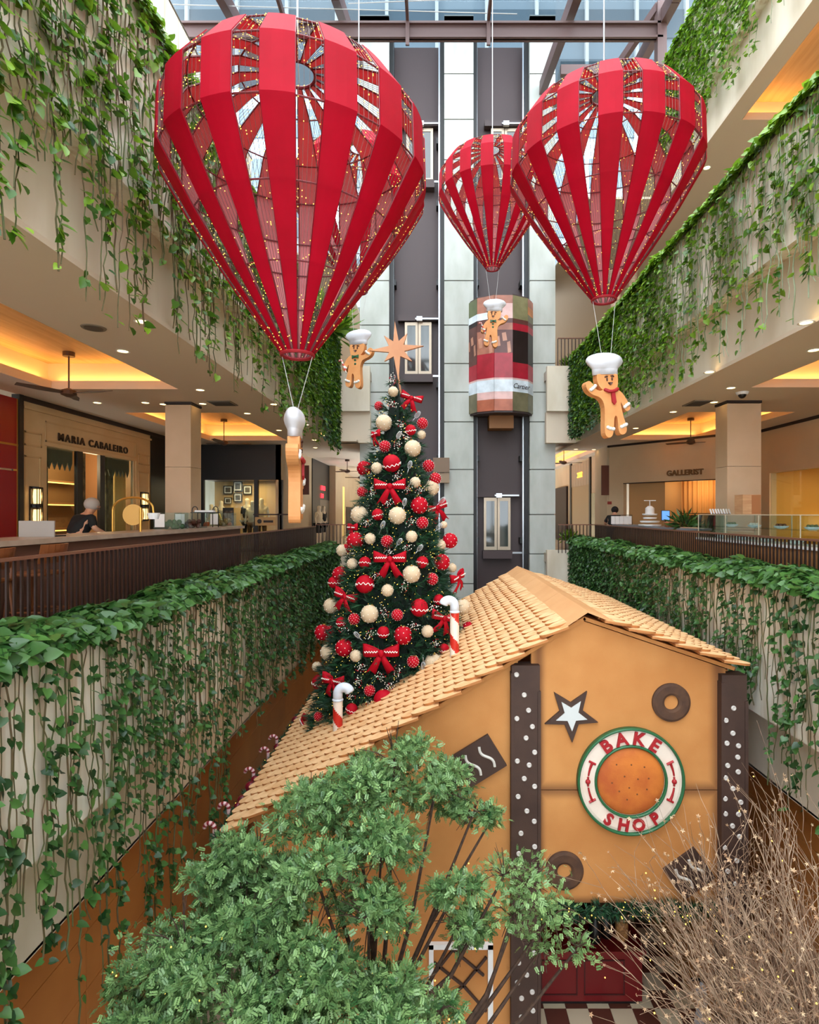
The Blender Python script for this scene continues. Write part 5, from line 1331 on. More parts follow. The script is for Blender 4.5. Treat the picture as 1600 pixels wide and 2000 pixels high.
for k in range(3):
    o = MB().lathe([(.06, 0), (.1, .1), (.09, .14)], 12).obj('copper_bowl', mat('copper', (190, 120, 80), .35, metal=.6), loc=(5.95, 14.4 - k * .28, Z1), label=f'copper bowl on the right service counter, {ordn(k)} from the lifts', cat='bowl', group='copper bowls on the counter')
# ---- left counter, stools, brass lamp, laptop, cases, person
M_stone = mat('counter_stone', (176, 152, 132), .35, c2=(160, 136, 116), nscale=5)
lc = empty('stone_bar_counter', (-4.95, 5.0, F1), 'long stone bar counter behind the left railing', 'counter'); B('body', mat('bar_brown', (96, 62, 48), .5), -.26, .35, .1, 8.3, 0, 1.0, lc); B('counter_top', M_stone, -.285, .42, 0, 8.4, 1.0, 1.06, lc)
ZC = F1 + 1.06
st_me = None
def stool(x, y, label):
    r = empty('bar_stool', (x, y, F1), label, 'bar stool', 'wooden bar stools', rot=(0, 0, -PI / 2))
    wm = mat('stool_wood', (120, 66, 32), .45)
    bevel(B('seat', wm, -.21, .21, -.2, .2, .68, .72, r), .015)
    m = MB()
    for k in range(7):
        a = math.radians(-30 + 10 * k)
        if k < 6: a2 = a + math.radians(10); m.add([(.42 * math.sin(a), .2 - .42 * (1 - math.cos(a)) * -1 * -1, .82), (.42 * math.sin(a2), .2 - .42 * (1 - math.cos(a2)), .82), (.42 * math.sin(a2), .24 - .42 * (1 - math.cos(a2)), 1.02), (.42 * math.sin(a), .24 - .42 * (1 - math.cos(a)), 1.02)], [(0, 1, 2, 3)])
    o = m.obj('backrest', wm, r); md = o.modifiers.new('t', 'SOLIDIFY'); md.thickness = .02
    for sx in (-1, 1):
        for sy in (-1, 1): MB().tube([(sx * .22, sy * .22, 0), (sx * .17, sy * .17, .69)], .018, 6).obj('leg', wm, r)
        MB().tube([(sx * .17, .19, .7), (sx * .19, .19, 1.0)], .015, 6).obj('back_post', wm, r)
    MB().tube([(-.2, -.2, .3), (.2, -.2, .3), (.2, .2, .3), (-.2, .2, .3)], .012, 6, closed=True).obj('foot_ring', wm, r)
stool(-4.345, 5.35, 'nearest wooden bar stool behind the left railing'); stool(-4.345, 6.15, 'second wooden bar stool behind the left railing')
c = Vector((-4.88, 9.1, ZC)); lp = empty('arched_lamp', c, 'brass arched lamp with a round disc on the left counter', 'lamp')
MB().tube([(-.33, 0, 0), (-.33, 0, .35)] + [(-.33 * math.cos(a), 0, .35 + .2 * math.sin(a)) for a in [PI * k / 12 for k in range(1, 12)]] + [(.33, 0, .3)], .018, 8).obj('arch', M_gold, lp)
MB().lathe([(.17, 0), (.17, .02)], 28).xform(Matrix.Rotation(PI / 2, 4, 'X')).obj('disc', mat('brass_disc', (196, 150, 80), .35, metal=.5), lp, loc=(0.02, -.02, .27))
MB().tube([(.14, -.04, 0), (.14, -.04, .38)], .022, 8).obj('post', M_gold, lp)
MB().lathe([(.07, -.05), (.1, .05)], 14).obj('shade', M_white, lp, loc=(.33, 0, .25))
o = B('laptop', mat('laptop_grey', (150, 140, 132), .5), -.22, .22, -.01, .01, 0, .2, loc=(-4.95, 7.0, ZC), label='pale laptop lid standing on the near end of the left counter', cat='laptop'); B('keyboard', M_black, -.2, .2, .01, .25, 0, .015, o)
for k, (x, y, w) in enumerate(((-4.92, 10.5, .5), (-4.9, 11.3, .52), (-4.9, 12.6, .5))):
    g = empty('glass_food_case', (x, y, ZC if k < 2 else F1 + 1.06), f'small glass food case on the left counter, {ordn(k)} from the near end', 'display case', 'glass food cases'); 
    if k == 2: g.location.y = 13.0
    for a in (-w / 2, w / 2): B('pane', M_glass, a - .004, a + .004, -.15, .15, 0, .3, g)
    B('pane', M_glass, -w / 2, w / 2, -.15, -.142, 0, .3, g); B('lid', M_glass, -w / 2, w / 2, -.15, .15, .3, .306, g); B('notice', M_white, -w / 2 + .02, -w / 2 + .2, -.16, -.152, .04, .28, g)
    m = MB()
    for j in range(14): m.sphere((random.uniform(-w / 2 + .06, w / 2 - .06), random.uniform(-.1, .1), .05 + .04 * (j % 3)), .05, 7, 5)
    m.obj('food', mat('food_%d' % k, ((70, 96, 50), (120, 60, 50), (150, 110, 60))[k], .7), g, True, kind='stuff')
kt = empty('wire_rack', (-4.9, 12.0, ZC), 'black wire rack with arched handles on the left counter', 'rack')
for x in (-.22, .22): MB().tube([(x - .06, 0, 0), (x - .06, 0, .36)] + [(x - .06 * math.cos(a), 0, .36 + .08 * math.sin(a)) for a in [PI * k / 6 for k in range(1, 6)]] + [(x + .06, 0, .36), (x + .06, 0, 0)], .01, 5).obj('handle', M_black, kt)
B('shelf', M_black, -.28, .28, -.08, .08, .3, .32, kt); B('tray', M_white, -.2, .2, -.06, .06, .32, .36, kt)
tbl = empty('back_table', (-6.6, 16.0, F1), 'dark display table with pots before the black shop', 'table'); B('table_top', M_black, -.7, .9, -.3, .3, .9, .94, tbl)
for sx in (-.65, .85): B('leg', M_black, sx - .03, sx + .03, -.25, .25, 0, .9, tbl)
for k in range(7):
    MB().lathe([(.06, 0), (.11, .06), (.09, .14), (.05, .17)], 12).obj('clay_pot', mat('clay_%d' % (k % 3), ((150, 84, 44), (196, 170, 130), (110, 70, 50))[k % 3], .6), smooth=True, loc=(-7.15 + k * .22, 15.9 + .12 * (k % 2), F1 + .94), label=f'small clay pot on the dark display table, {ordn(k)} from the left', cat='pot', group='pots on the display table')
sg = empty('shop_sign_board', (P(530, 0, 17.4).x, 17.4, F1), 'tan hanging sign board with a dark emblem near the black shop', 'sign'); B('post', M_rail, .2, .25, -.02, .03, 0, 1.35, sg); B('crossbar', M_rail, -.55, .55, -.02, .03, 1.3, 1.34, sg); B('board', mat('tan_sign', (186, 150, 100), .6), -.5, .12, -.01, .01, .98, 1.24, sg); MB().lathe([(.07, 0), (.07, .01)], 14).xform(Matrix.Rotation(PI / 2, 4, 'X')).obj('emblem', M_black, sg, loc=(-.36, -.012, 1.11)); B('lettering', M_trim, -.24, .06, -.014, -.01, 1.07, 1.14, sg)

# person leaning at the counter (seen from behind)
PP = [(0, 0, .95), (0, -.08, 1.12), (0, -.2, 1.3), (0, -.26, 1.38), (0, -.32, 1.46), (0, -.36, 1.56),
      (.18, -.2, 1.3), (.3, -.16, 1.1), (.3, -.36, .98), (.24, -.44, 1.0), (-.18, -.2, 1.3), (-.32, -.14, 1.12), (-.34, -.36, 1.0), (-.3, -.46, 1.02),
      (.1, .02, .86), (.11, -.02, .46), (.11, .04, .08), (.11, -.1, .04), (-.1, .02, .86), (-.11, -.02, .46), (-.11, .04, .08), (-.11, -.1, .04)]
PE = [(0, 1), (1, 2), (2, 3), (3, 4), (4, 5), (2, 6), (6, 7), (7, 8), (8, 9), (2, 10), (10, 11), (11, 12), (12, 13), (0, 14), (14, 15), (15, 16), (16, 17), (0, 18), (18, 19), (19, 20), (20, 21)]
PR = [(.17, .13), (.16, .12), (.19, .12), .06, (.085, .1), (.085, .1), .065, .05, .035, .04, .065, .05, .035, .04, .095, .07, .05, .045, .095, .07, .05, .045]
M_skin = mat('skin', (196, 146, 116), .6)
body_me = skin_mesh('person', PP, PE, PR, M_skin)
def pcloth(name, ids, m, grow):
    mp = {v: i for i, v in enumerate(ids)}; ed = [(mp[a], mp[b]) for a, b in PE if a in mp and b in mp]
    return skin_mesh(name, [PP[i] for i in ids], ed, [tuple(q * grow for q in PR[i]) if isinstance(PR[i], tuple) else PR[i] * grow for i in ids], m)
shirt = pcloth('shirt', [0, 1, 2, 6, 7, 10, 11], mat('shirt_black', (16, 18, 20), .85), 1.28); jeans = pcloth('jeans', [0, 14, 15, 16, 18, 19, 20], mat('denim', (52, 66, 90), .85), 1.16)
def person(x, y, rz, label, hair, s=1.0):
    o = link('person', body_me, None, label, 'person', None, None, (x, y, F1), (0, 0, rz), s)
    link('shirt', shirt, o); link('jeans', jeans, o)
    MB().sphere((0, -.33, 1.55), .13, 14, 9, (.95, 1.02, .95)).obj('hair', hair, o, True)
    m = MB().sphere((0, -.475, 1.5), .022, 8, 5, (.8, 1, 1.1)); m.obj('nose', M_skin, o, True)
    MB().sphere((.1, -.36, 1.51), .03, 8, 5, (.5, .7, 1)).sphere((-.1, -.36, 1.51), .03, 8, 5, (.5, .7, 1)).obj('ears', M_skin, o, True)
    MB().sphere((.035, -.46, 1.53), .011, 6, 4).sphere((-.035, -.46, 1.53), .011, 6, 4).obj('eyes', M_black, o); MB().tube([(-.03, -.455, 1.455), (.03, -.455, 1.455)], .007, 5).obj('mouth', mat('lips', (150, 90, 80), .6), o)
person(-6.25, 9.75, 2.75, 'grey-haired person in a black shirt leaning at the left counter, seen from behind', mat('hair_grey', (170, 160, 150), .8), .98)
wt = B('work_table', mat('work_wood', (150, 120, 90), .5), -.6, .7, -.35, .35, .8, .86, loc=(-6.2, 10.5, F1), label='work table in front of the grey-haired person', cat='table')
for sx in (-.55, .65):
    for sy in (-.3, .3): B('leg', M_black, sx - .025, sx + .025, sy - .025, sy + .025, 0, .8, wt)
person(5.75, 18.25, 2.6, 'dark-haired person behind the leaflet holder on the right', mat('hair_dark', (26, 20, 18), .8), .95)

# ---- ceiling fans, down lights, vents
def fan(x, y, zc, drop, label, rot=.2, grp='ceiling fans', s=1.0):
    r = empty('ceiling_fan', (x, y, zc), label, 'ceiling fan', grp, rot=(0, 0, rot)); M_f = mat('fan_wood', (74, 48, 34), .5)
    MB().lathe([(.1, -.08), (.1, 0)], 14).obj('mount', M_f, r); MB().tube([(0, 0, -.08), (0, 0, -drop)], .014, 6).obj('rod', M_f, r); MB().lathe([(.04, -drop - .1), (.13, -drop - .06), (.12, -drop + .02), (.03, -drop + .06)], 16).obj('hub', M_f, r)
    for k in range(3):
        a = 2 * PI * k / 3; m = MB(); vs = []
        for t in range(7):
            q = .1 + .72 * s * t / 6; w = .05 + .055 * math.sin(PI * min(1, t / 5.2)); z = -drop - .02 + .02 * t / 6
            vs += [(q, -w, z - .012), (q, w, z + .012)]
        m.add(vs, [(2 * i, 2 * i + 2, 2 * i + 3, 2 * i + 1) for i in range(6)]); o = m.obj('blade', M_f, r, rot=(0, 0, a)); md = o.modifiers.new('t', 'SOLIDIFY'); md.thickness = .012
fan(-6.7, 10.3, C1 + .55, .72, 'ceiling fan before the panelled shopfront', -.1)
fan(-6.6, 17.6, C1 + .55, .72, 'ceiling fan before the black shopfront', .5)
fan(7.9, 17.4, C1 + .55, .72, 'ceiling fan before the angled shopfront on the right', .1)
fan(5.6, 24.5, C1 + .55, .72, 'ceiling fan in the far right passage', .1)
fan(-3.9, 25, C1, .5, 'nearer ceiling fan in the far left passage', .3); fan(-3.9, 29.4, C1, .5, 'farther ceiling fan in the far left passage', .9)
dl_r = MB().lathe([(.085, 0), (.1, -.012), (.075, -.012), (.07, 0)], 18, cap=False).mesh('down_light', M_white); dl_l = MB().lathe([(.07, -.006), (.07, -.002)], 16).mesh('lens', M_lamp)
for z, pts, lab in ((C1, ((278, 627), (240, 685), (190, 786), (284, 786), (319, 789), (396, 788), (391, 761), (483, 807), (535, 789), (545, 840), (598, 829), (614, 859), (631, 850), (616, 874)), 'left'), (C1, ((1386, 726), (1428, 757), (1395, 785), (1315, 804), (1242, 836), (1590, 683), (1575, 629), (1160, 878), (1125, 877)), 'right'), (C2, ((1381, 327),), 'upper right')):
    for kd, (u, v) in enumerate(sorted(pts, key=lambda t: t[1])):
        y = (z - EZ) * FPX / (V0 - v); o = link('down_light', dl_r, None, f'small recessed down light in the {lab} gallery ceiling, {"nearest" if kd == 0 else ordn(kd) + " nearest"}', 'ceiling light', f'down lights in the {lab} ceiling', None, P(u, v, y)); link('lens', dl_l, o)
for (u, v, w, d, lab) in ((435, 787, .5, .5, 'left'), (1362, 787, .4, .6, 'right')):
    y = (C1 - EZ) * FPX / (V0 - v); c = P(u, v, y); r = empty('air_vent', c, f'grey slatted air vent in the {lab} gallery ceiling', 'air vent', 'ceiling air vents'); B('frame', mat('vent_grey', (120, 108, 92), .6), -w / 2, w / 2, -d / 2, d / 2, -.02, 0, r)
    for k in range(8): B('slat', mat('vent_dark', (70, 60, 50), .6), -w / 2 + .03, w / 2 - .03, -d / 2 + .04 + k * d / 9, -d / 2 + .06 + k * d / 9, -.03, -.02, r)
y = (C1 - EZ) * FPX / (V0 - 640); o = MB().lathe([(.14, -.012), (.15, 0)], 24).obj('ceiling_speaker', mat('vent_grey', (120, 108, 92), .6), loc=P(183, 640, y), label='round grey ceiling speaker at the left', cat='speaker'); MB().lathe([(.11, -.016), (.11, -.012)], 20).obj('grille', mat('vent_dark', (70, 60, 50), .6), o)
y = (C1 - EZ) * FPX / (V0 - 766); o = MB().lathe([(.1, -.05), (.12, 0)], 18).obj('security_camera', M_white, loc=P(1450, 766, y), label='white dome camera on the right ceiling', cat='camera'); MB().sphere((0, 0, -.05), .075, 12, 8).obj('dome', M_black, o, True)
# ================================================================== PLANTS
def leaves_on(pos, out, size, m, name, hi=.5, spread=.6):
    """heart leaves hanging from points; out = outward normal of the wall (array or vector)"""
    n = len(pos); out = np.broadcast_to(np.asarray(out, float), (n, 3))
    d = np.stack([rng.normal(0, .55, n), rng.normal(0, .55, n), rng.uniform(-1.3, -.1, n)], 1) + out * rng.uniform(.2, .9, (n, 1))
    nn = out * rng.uniform(.4, 1.0, (n, 1)) + np.stack([rng.normal(0, .3, n), rng.normal(0, .3, n), rng.uniform(.4, 1.2, n)], 1)
    sc = size * rng.uniform(.6, 1.25, n)
    rnd = np.clip(rng.beta(1.6, 2.6, n) + (hi - .5), 0, 1)
    return scatter(HEART_V, HEART_F, pos, frames(d, nn), sc, rnd, name, m)
leaf_variants = []
for hi_m in (M_leaf, M_leaf_lit):
    row = []
    for k in range(4):
        me = scatter(HEART_V, HEART_F, np.zeros((1, 3)), np.eye(3)[None], np.ones(1), np.array([.1 + .25 * k]), 'leaf', hi_m); row.append(me)
    leaf_variants.append(row)

def strand(x, y, z0, z1, out, wob=.05):
    n = max(4, int((z0 - z1) / .14)); ph = random.uniform(0, 6); pts = [(x - .16 * out, y, z0 + .03), (x + .03 * out, y, z0 + .06)]
    a = random.uniform(.01, wob)
    for k in range(1, n + 1):
        t = k / n; pts.append((x + out * (.03 + .04 * abs(math.sin(ph + t * 5))), y + a * math.sin(ph + t * random.uniform(4, 9)) + random.uniform(-.012, .012), z0 - (z0 - z1) * t))
    return pts
all_strands = []
def curtain(x, out, y0, y1, ztop, lens, label, group, dens, leaf_size, m, stem_m, hi=.5, every=.075, dense_end=None, keep=lambda y, z: True):
    """returns a list of strands: points and leaf positions"""
    y = y0; L = []
    while y < y1:
        far = (y - y0) / (y1 - y0)
        ln = random.uniform(*lens(y)) if callable(lens) else random.uniform(*lens)
        pts = strand(x, y, ztop, ztop - ln, out)
        L.append((y, pts)); y += dens(y) * random.uniform(.4, 1.7)
    return dict(strands=L, out=out, label=label, group=group, size=leaf_size, m=m, stem=stem_m, hi=hi, every=every)
def leaf_pts(pts, every, out, lush=1.0):
    P_ = np.array(pts[1:]); seg = np.linalg.norm(np.diff(P_, axis=0), axis=1); cum = np.concatenate([[0], np.cumsum(seg)]); n = max(3, int(cum[-1] / every * lush))
    t = np.sort(rng.uniform(0, cum[-1], n)); q = np.stack([np.interp(t, cum, P_[:, k]) for k in range(3)], 1)
    q += rng.normal(0, .02, q.shape); q[:, 0] += out * .02; return q

n_left = curtain(XL, 1, 2.6, 18.5, 6.42, lambda y: (1.5, 2.7 if y > 9 else 3.9), 'pothos vine hanging down the left wall below the first-floor railing', 'vines on the lower left wall', lambda y: .066, .082, M_leaf, M_stem, .5, .062)
n_right = curtain(XR, -1, 4.2, 18.5, 6.62, lambda y: (1.3, 2.9), 'pothos vine hanging down the right wall below the first-floor railing', 'vines on the lower right wall', lambda y: .075, .088, M_leaf, M_stem, .56, .062)
u_left = curtain(XL, 1, 2.2, 18.5, 13.1, lambda y: (1.6, 3.7), 'pothos vine hanging from the left second-floor planter', 'vines on the upper left wall', lambda y: .06, .1, M_leaf_lit, M_stem, .42, .075)
u_right = curtain(XR, -1, 3.6, 18.5, 12.62, lambda y: (1.3, 2.8), 'pothos vine hanging from the right second-floor planter', 'vines on the upper right wall', lambda y: .062, .10, M_leaf_lit, M_stem_pale, .5, .07)
t_right = curtain(6.1, -1, 7.0, 15.3, 19.32, lambda y: (1.6, 3.1), 'pothos vine hanging from the top right planter', 'vines on the top right wall', lambda y: .075, .10, M_leaf_lit, M_stem_pale, .52, .06)

def plant_curtain(C, n_single, n_leafed, yvis):
    S_ = C['strands']; x_out = C['out']; seen = [s for s in S_ if s[0] >= yvis]; single = seen[:n_single]; rest = [s for s in S_ if s[0] < yvis] + seen[n_single:]
    for k, (y, pts) in enumerate(single):
        b = Vector(pts[0]); rel = [tuple(Vector(p) - b) for p in pts]
        o = MB().tube(rel, .006 if k % 3 else .009, 4, cap=False).obj('hanging_vine', C['stem'], loc=b, label=C['label'], cat='vine', group=C['group'])
        q = leaf_pts(rel, C['every'], x_out, random.choice((.12, .3, .6, 1.0, 1.4)))
        if k < n_leafed:
            n = len(q); d = np.stack([rng.normal(0, .5, n), rng.normal(0, .5, n), rng.uniform(-1.2, -.1, n)], 1) + np.array([x_out, 0, 0]) * .5
            R = frames(d, np.stack([np.full(n, .8 * x_out), rng.normal(0, .3, n), rng.uniform(.4, 1.2, n)], 1))
            vr = leaf_variants[0 if C['m'] == M_leaf else 1]
            for i in range(n):
                t = link('leaf', random.choice(vr if random.random() < .5 else vr[:2]), o); s = C['size'] * random.uniform(.7, 1.3)
                t.matrix_local = Matrix.Translation(q[i]) @ Matrix(R[i].tolist()).to_4x4() @ Matrix.Scale(s, 4)
        else:
            link('leaves', leaves_on(q, (x_out, 0, 0), C['size'], C['m'], 'leaves', C['hi']), o, kind='stuff')
    m = MB(); Q = []
    for (y, pts) in rest:
        m.tube(pts, .006, 3, cap=False); lush = 1.2 + 2.0 * max(0, (y - 12) / 6.5)
        q = leaf_pts(pts, C['every'], x_out, lush); Q.append(q)
    o = m.obj('far_vines', C['stem'], label=C['label'].replace('pothos vine hanging', 'mass of far pothos vines hanging'), cat='vines', kind='stuff')
    Q = np.concatenate(Q); link('leaves', leaves_on(Q, (x_out, 0, 0), C['size'], C['m'], 'leaves', C['hi']), o, kind='stuff')
plant_curtain(n_left, 110, 14, 4.05); plant_curtain(n_right, 60, 6, 6.6); plant_curtain(u_left, 90, 10, 4.1); plant_curtain(u_right, 60, 4, 6.5); plant_curtain(t_right, 20, 0, 9.0)

def hedge(x, out, y0, y1, z, n, h, w, size, m, label, hi=.5):
    y = rng.uniform(y0, y1, n); t = rng.uniform(0, 1, n); a = t * PI
    cx = x - out * w * .5 + out * .05
    hh = h * (.75 + .35 * np.sin(y * 3.1) * np.sin(y * 1.3 + 2))
    r = rng.uniform(.75, 1.05, n)
    px = cx + out * np.cos(a) * (w * .62) * r; pz = z - .02 + np.sin(a) * hh * r
    pos = np.stack([px, y, pz], 1)
    o3 = np.stack([out * np.cos(a), np.zeros(n), np.sin(a)], 1)
    d = o3 * .15 + np.stack([np.full(n, out * .35), rng.normal(0, .8, n), rng.uniform(-.7, .1, n)], 1)
    nn = o3 * 1.1 + np.stack([rng.normal(0, .3, n), rng.normal(-.25, .35, n), np.full(n, .3)], 1)
    rnd = np.clip(rng.beta(2, 2.4, n) + hi - .5, 0, 1)
    me = scatter(HEART_V, HEART_F, pos, frames(d, nn), size * rng.uniform(.65, 1.25, n), rnd, 'hedge', m)
    return link('pothos_planting', me, None, label, 'plants', None, 'stuff')
hedge(XL, 1, 2.4, 18.6, 6.42, 10200, .24, .62, .125, M_leaf, 'dense pothos planting along the left first-floor planter', .55)
hedge(XR, -1, 4.0, 18.6, 6.62, 10000, .25, .62, .12, M_leaf, 'dense pothos planting along the right first-floor planter', .68)
hedge(XL, 1, 2.0, 18.6, 13.1, 7000, .38, .6, .115, M_leaf_lit, 'dense pothos planting along the left second-floor planter', .5)
hedge(XR, -1, 3.4, 18.6, 12.62, 7800, .26, .6, .115, M_leaf_lit, 'dense pothos planting along the right second-floor planter', .6)
hedge(6.1, -1, 6.8, 15.3, 19.32, 3000, .3, .6, .115, M_leaf_lit, 'pothos planting along the top right planter', .6)

# leafy ends covering the wall corners near the lifts
def wall_cover(x, out, y0, y1, z0, z1, n, m, label, hi):
    y = y0 + (y1 - y0) * np.sqrt(rng.random(n)); z = rng.uniform(z0, z1, n); pos = np.stack([np.full(n, x) + out * rng.uniform(.02, .12, n), y, z], 1)
    return link('creeper', leaves_on(pos, (out, -.35, 0), .095, m, 'creeper', hi, ), None, label, 'creeper', None, 'stuff')
wall_cover(XL, 1, 15.2, 18.7, 9.7, 13.2, 2600, M_leaf, 'thick creeper at the far end of the upper left wall', .42)
wall_cover(XR, -1, 14.8, 18.7, 10.0, 12.7, 2600, M_leaf, 'thick creeper at the far end of the upper right wall', .42)
wall_cover(XR, -1, 14.0, 18.7, 4.2, 6.6, 2800, M_leaf, 'thick creeper at the far end of the lower right wall', .52)
wall_cover(XL, 1, 14.5, 18.7, 4.4, 6.5, 900, M_leaf, 'thick creeper at the far end of the lower left wall', .48)

# potted plants and palm trunk on the galleries
def bushy(x, y, z, r, n, size, m, label, name='potted_plant', pot=True):
    o = empty(name, (x, y, z), label, 'plant')
    if pot: MB().lathe([(.14, 0), (.19, .3), (.2, .34)], 16).obj('pot', mat('pot_grey', (150, 140, 128), .7), o, True)
    d = rng.normal(size=(n, 3)); d[:, 2] = np.abs(d[:, 2]) + .2; d /= np.linalg.norm(d, axis=1, keepdims=True); pos = d * r * rng.uniform(.3, 1, (n, 1)) + np.array([0, 0, .35 if pot else 0])
    V = [(0, 0, 0), (-.1, .5, .03), (0, 1, -.1), (.1, .5, .03)]
    link('foliage', scatter(V, [(0, 3, 2, 1)], pos, frames(d + rng.normal(0, .3, (n, 3)), rng.normal(size=(n, 3))), np.full(n, size), rng.random(n), 'foliage', m), o, kind='stuff')
bushy(4.78, 19.95, F1, .32, 200, .22, M_leaf_lit, 'leafy potted plant beside the right lift column')
p = A_ + D_ * .74; bushy(p.x - .84, p.y - .72, F1, .6, 180, .36, M_leaf, 'dark potted palm beside the right pillar')
bushy(4.9, 20.1, F2, .35, 200, .25, M_leaf_lit, 'leafy plant on the second floor beside the right lift column')
bushy(5.95, 13.42, F1 + 1.0, .3, 90, .25, M_leaf, 'small fern at the near end of the right service counter', pot=False)
bushy(-7.5, 18.75, F1, .42, 150, .28, M_leaf, 'dark potted plant beside the black shopfront')
tr = empty('palm_tree', (5.62, 17.2, F2), 'pale ringed palm trunk on the right second-floor gallery', 'tree')
MB().tube([(0, 0, 0), (-.06, 0, 1.2), (-.2, 0, 2.6)], [.24, .17, .15], 12).obj('trunk', mat('palm_bark', (188, 160, 132), .8, c2=(160, 130, 104), nscale=8, stretch=(1, 1, 5)), tr, True)
MB().tube([(.05, 0, .2), (.35, .1, 1.4), (.5, .1, 2.6)], [.18, .14, .12], 12).obj('trunk', mat('palm_bark', (188, 160, 132), .8), tr, True)
bushy(-3.6, 17.5, 13.05, .9, 300, .7, M_leaf_lit, 'palm fronds behind the left balloon on the second floor', 'palm', False)

# ---- foreground tree with small leaves
SPR_V = []; SPR_F = []
for k in range(9):
    if k == 8: b = (0, .9, 0); dd = Vector((0, 1, 0))
    else:
        s = -1 if k % 2 else 1; b = (0, .12 + .2 * (k // 2), 0); dd = Vector((s * .85, .55, .12)).normalized()
    o = len(SPR_V); w = Vector((-dd.y, dd.x, .0)).normalized() * .12; b = Vector(b); l = .42
    SPR_V += [tuple(b), tuple(b + dd * l * .5 + w), tuple(b + dd * l), tuple(b + dd * l * .5 - w)]; SPR_F.append((o, o + 3, o + 2, o + 1))
M_small = mat('small_tree_leaf', (42, 88, 44), .42, c2=(148, 184, 116), attr=True, trans=.2)
M_bark = mat('tree_bark', (86, 64, 50), .9, c2=(60, 44, 36), nscale=20)
BL = [(770, 1490, 6.3, 78), (850, 1550, 6.3, 75), (925, 1590, 6.4, 48), (690, 1555, 6.0, 80), (605, 1600, 5.9, 85), (505, 1680, 5.8, 90), (430, 1730, 5.7, 70), (620, 1720, 5.5, 110), (745, 1670, 5.7, 85), (480, 1800, 5.4, 105), (360, 1850, 5.3, 95), (290, 1930, 5.1, 80), (600, 1860, 5.2, 115), (720, 1800, 5.4, 80), (440, 1960, 5.0, 120), (620, 1980, 5.0, 110), (780, 1955, 5.2, 85), (860, 1975, 5.2, 48), (890, 1740, 5.9, 55), (895, 1810, 5.9, 62), (250, 2010, 5.0, 70), (330, 2050, 4.9, 120), (550, 2080, 4.9, 120), (750, 2060, 5.0, 110)]
SP = [(1030, 1730, 6.1, 62), (1075, 1790, 6.1, 62), (1130, 1850, 6.2, 36), (985, 1710, 6.1, 50), (1060, 1850, 6.1, 40), (960, 1600, 6.4, 30), (1000, 1790, 6.0, 50)]
base = Vector((-.9, 5.7, 0)); tw0 = random.Random(21)
ft = empty('courtyard_tree', base, 'spreading small-leaved green tree before the bake shop', 'tree')
def blob_sprigs(BLs, per, shell=(.65, 1.05), sz=(.085, .125), hi=0.0):
    ps, ds, ns = [], [], []
    for (u, v, y, r) in BLs:
        c = np.array(P(u, v, y)) - np.array(base); R = r * y / FPX; n = int(per * (R / .45) ** 2)
        d = rng.normal(size=(n, 3)); d[:, 2] += .35; d /= np.linalg.norm(d, axis=1, keepdims=True)
        lump = 1 + .22 * np.sin(d[:, 0] * 6 + u) * np.sin(d[:, 1] * 7 + v) + .15 * np.sin(d[:, 2] * 9 + r)
        ps.append(c + d * np.array([1.1, 1.1, .62]) * R * (rng.uniform(*shell, n) * lump)[:, None]); ds.append(d * .7 + rng.normal(0, .55, (n, 3)) - np.array([0, 0, .15])); ns.append(d * .5 + np.array([0, 0, .9]) + rng.normal(0, .3, (n, 3)))
    ps, ds, ns = map(np.concatenate, (ps, ds, ns)); n = len(ps)
    return scatter(SPR_V, SPR_F, ps, frames(ds, ns), rng.uniform(*sz, n), np.clip(rng.beta(2, 2, n) + hi, 0, 1), 'leaves', M_small)
SUB = []
for (u, v, y, r) in BL:
    for k in range(9):
        a = tw0.uniform(0, 2 * PI); e = tw0.uniform(-.5, 1); rr = r * tw0.uniform(.32, .5)
        SUB.append((u + math.cos(a) * r * .72 * math.sqrt(1 - e * e * .8), v - e * r * .62, y + math.sin(a) * r * .7 * y / FPX, rr))
link('leaves', blob_sprigs(SUB, 900, (.25, 1.15), (.05, .078)), ft, kind='stuff'); link('leaves', blob_sprigs(SP, 420, (.2, 1.15), (.045, .075), .2), ft, kind='stuff')
m = MB(); fork = Vector((0.1, 0, .9)); m.tube([(0, 0, 0), (.05, .03, .5), tuple(fork)], [.11, .095, .085], 8)
hubs = [Vector((-.5, -.2, 1.9)), Vector((.3, .1, 2.1)), Vector((.9, .2, 1.7)), Vector((-.3, -.5, 1.5))]
for h in hubs: m.tube([fork, (fork + h) / 2 + Vector((.06, .04, -.05)), h], [.07, .055, .045], 7)
tw = random.Random(5)
for (u, v, y, r) in BL + SP:
    c = P(u, v, y) - base; h = min(hubs, key=lambda q: (q - c).length); mid = (h + c) / 2 + Vector((tw.uniform(-.12, .12), tw.uniform(-.1, .1), -.12)); m.tube([h, mid, c], [.035, .022, .012], 6)
    R = r * y / FPX
    for k in range(9):
        d = Vector((tw.gauss(0, 1), tw.gauss(0, 1), tw.gauss(.2, .8))).normalized() * R * 1.0; m.tube([c, c + d * .5 + Vector((0, 0, .04)), c + d], [.009, .006, .003], 4, cap=False)
        if k < 4: m.tube([c + d * .5 + Vector((0, 0, .04)), c + d * .8 + Vector((tw.uniform(-.1, .1), tw.uniform(-.1, .1), .1))], [.005, .002], 3, cap=False)
m.obj('branches', M_bark, ft)
m = MB()
for k in range(70):
    u, v, y, r = tw.choice(BL[8:]); c = P(u, v, y) - base; R = r * y / FPX; d = Vector((tw.gauss(0, 1), tw.gauss(-.5, 1), tw.gauss(0, 1))).normalized(); m.sphere(c + d * R * .98, .008, 5, 4)
m.obj('fairy_lights', M_bulb, ft, kind='stuff')

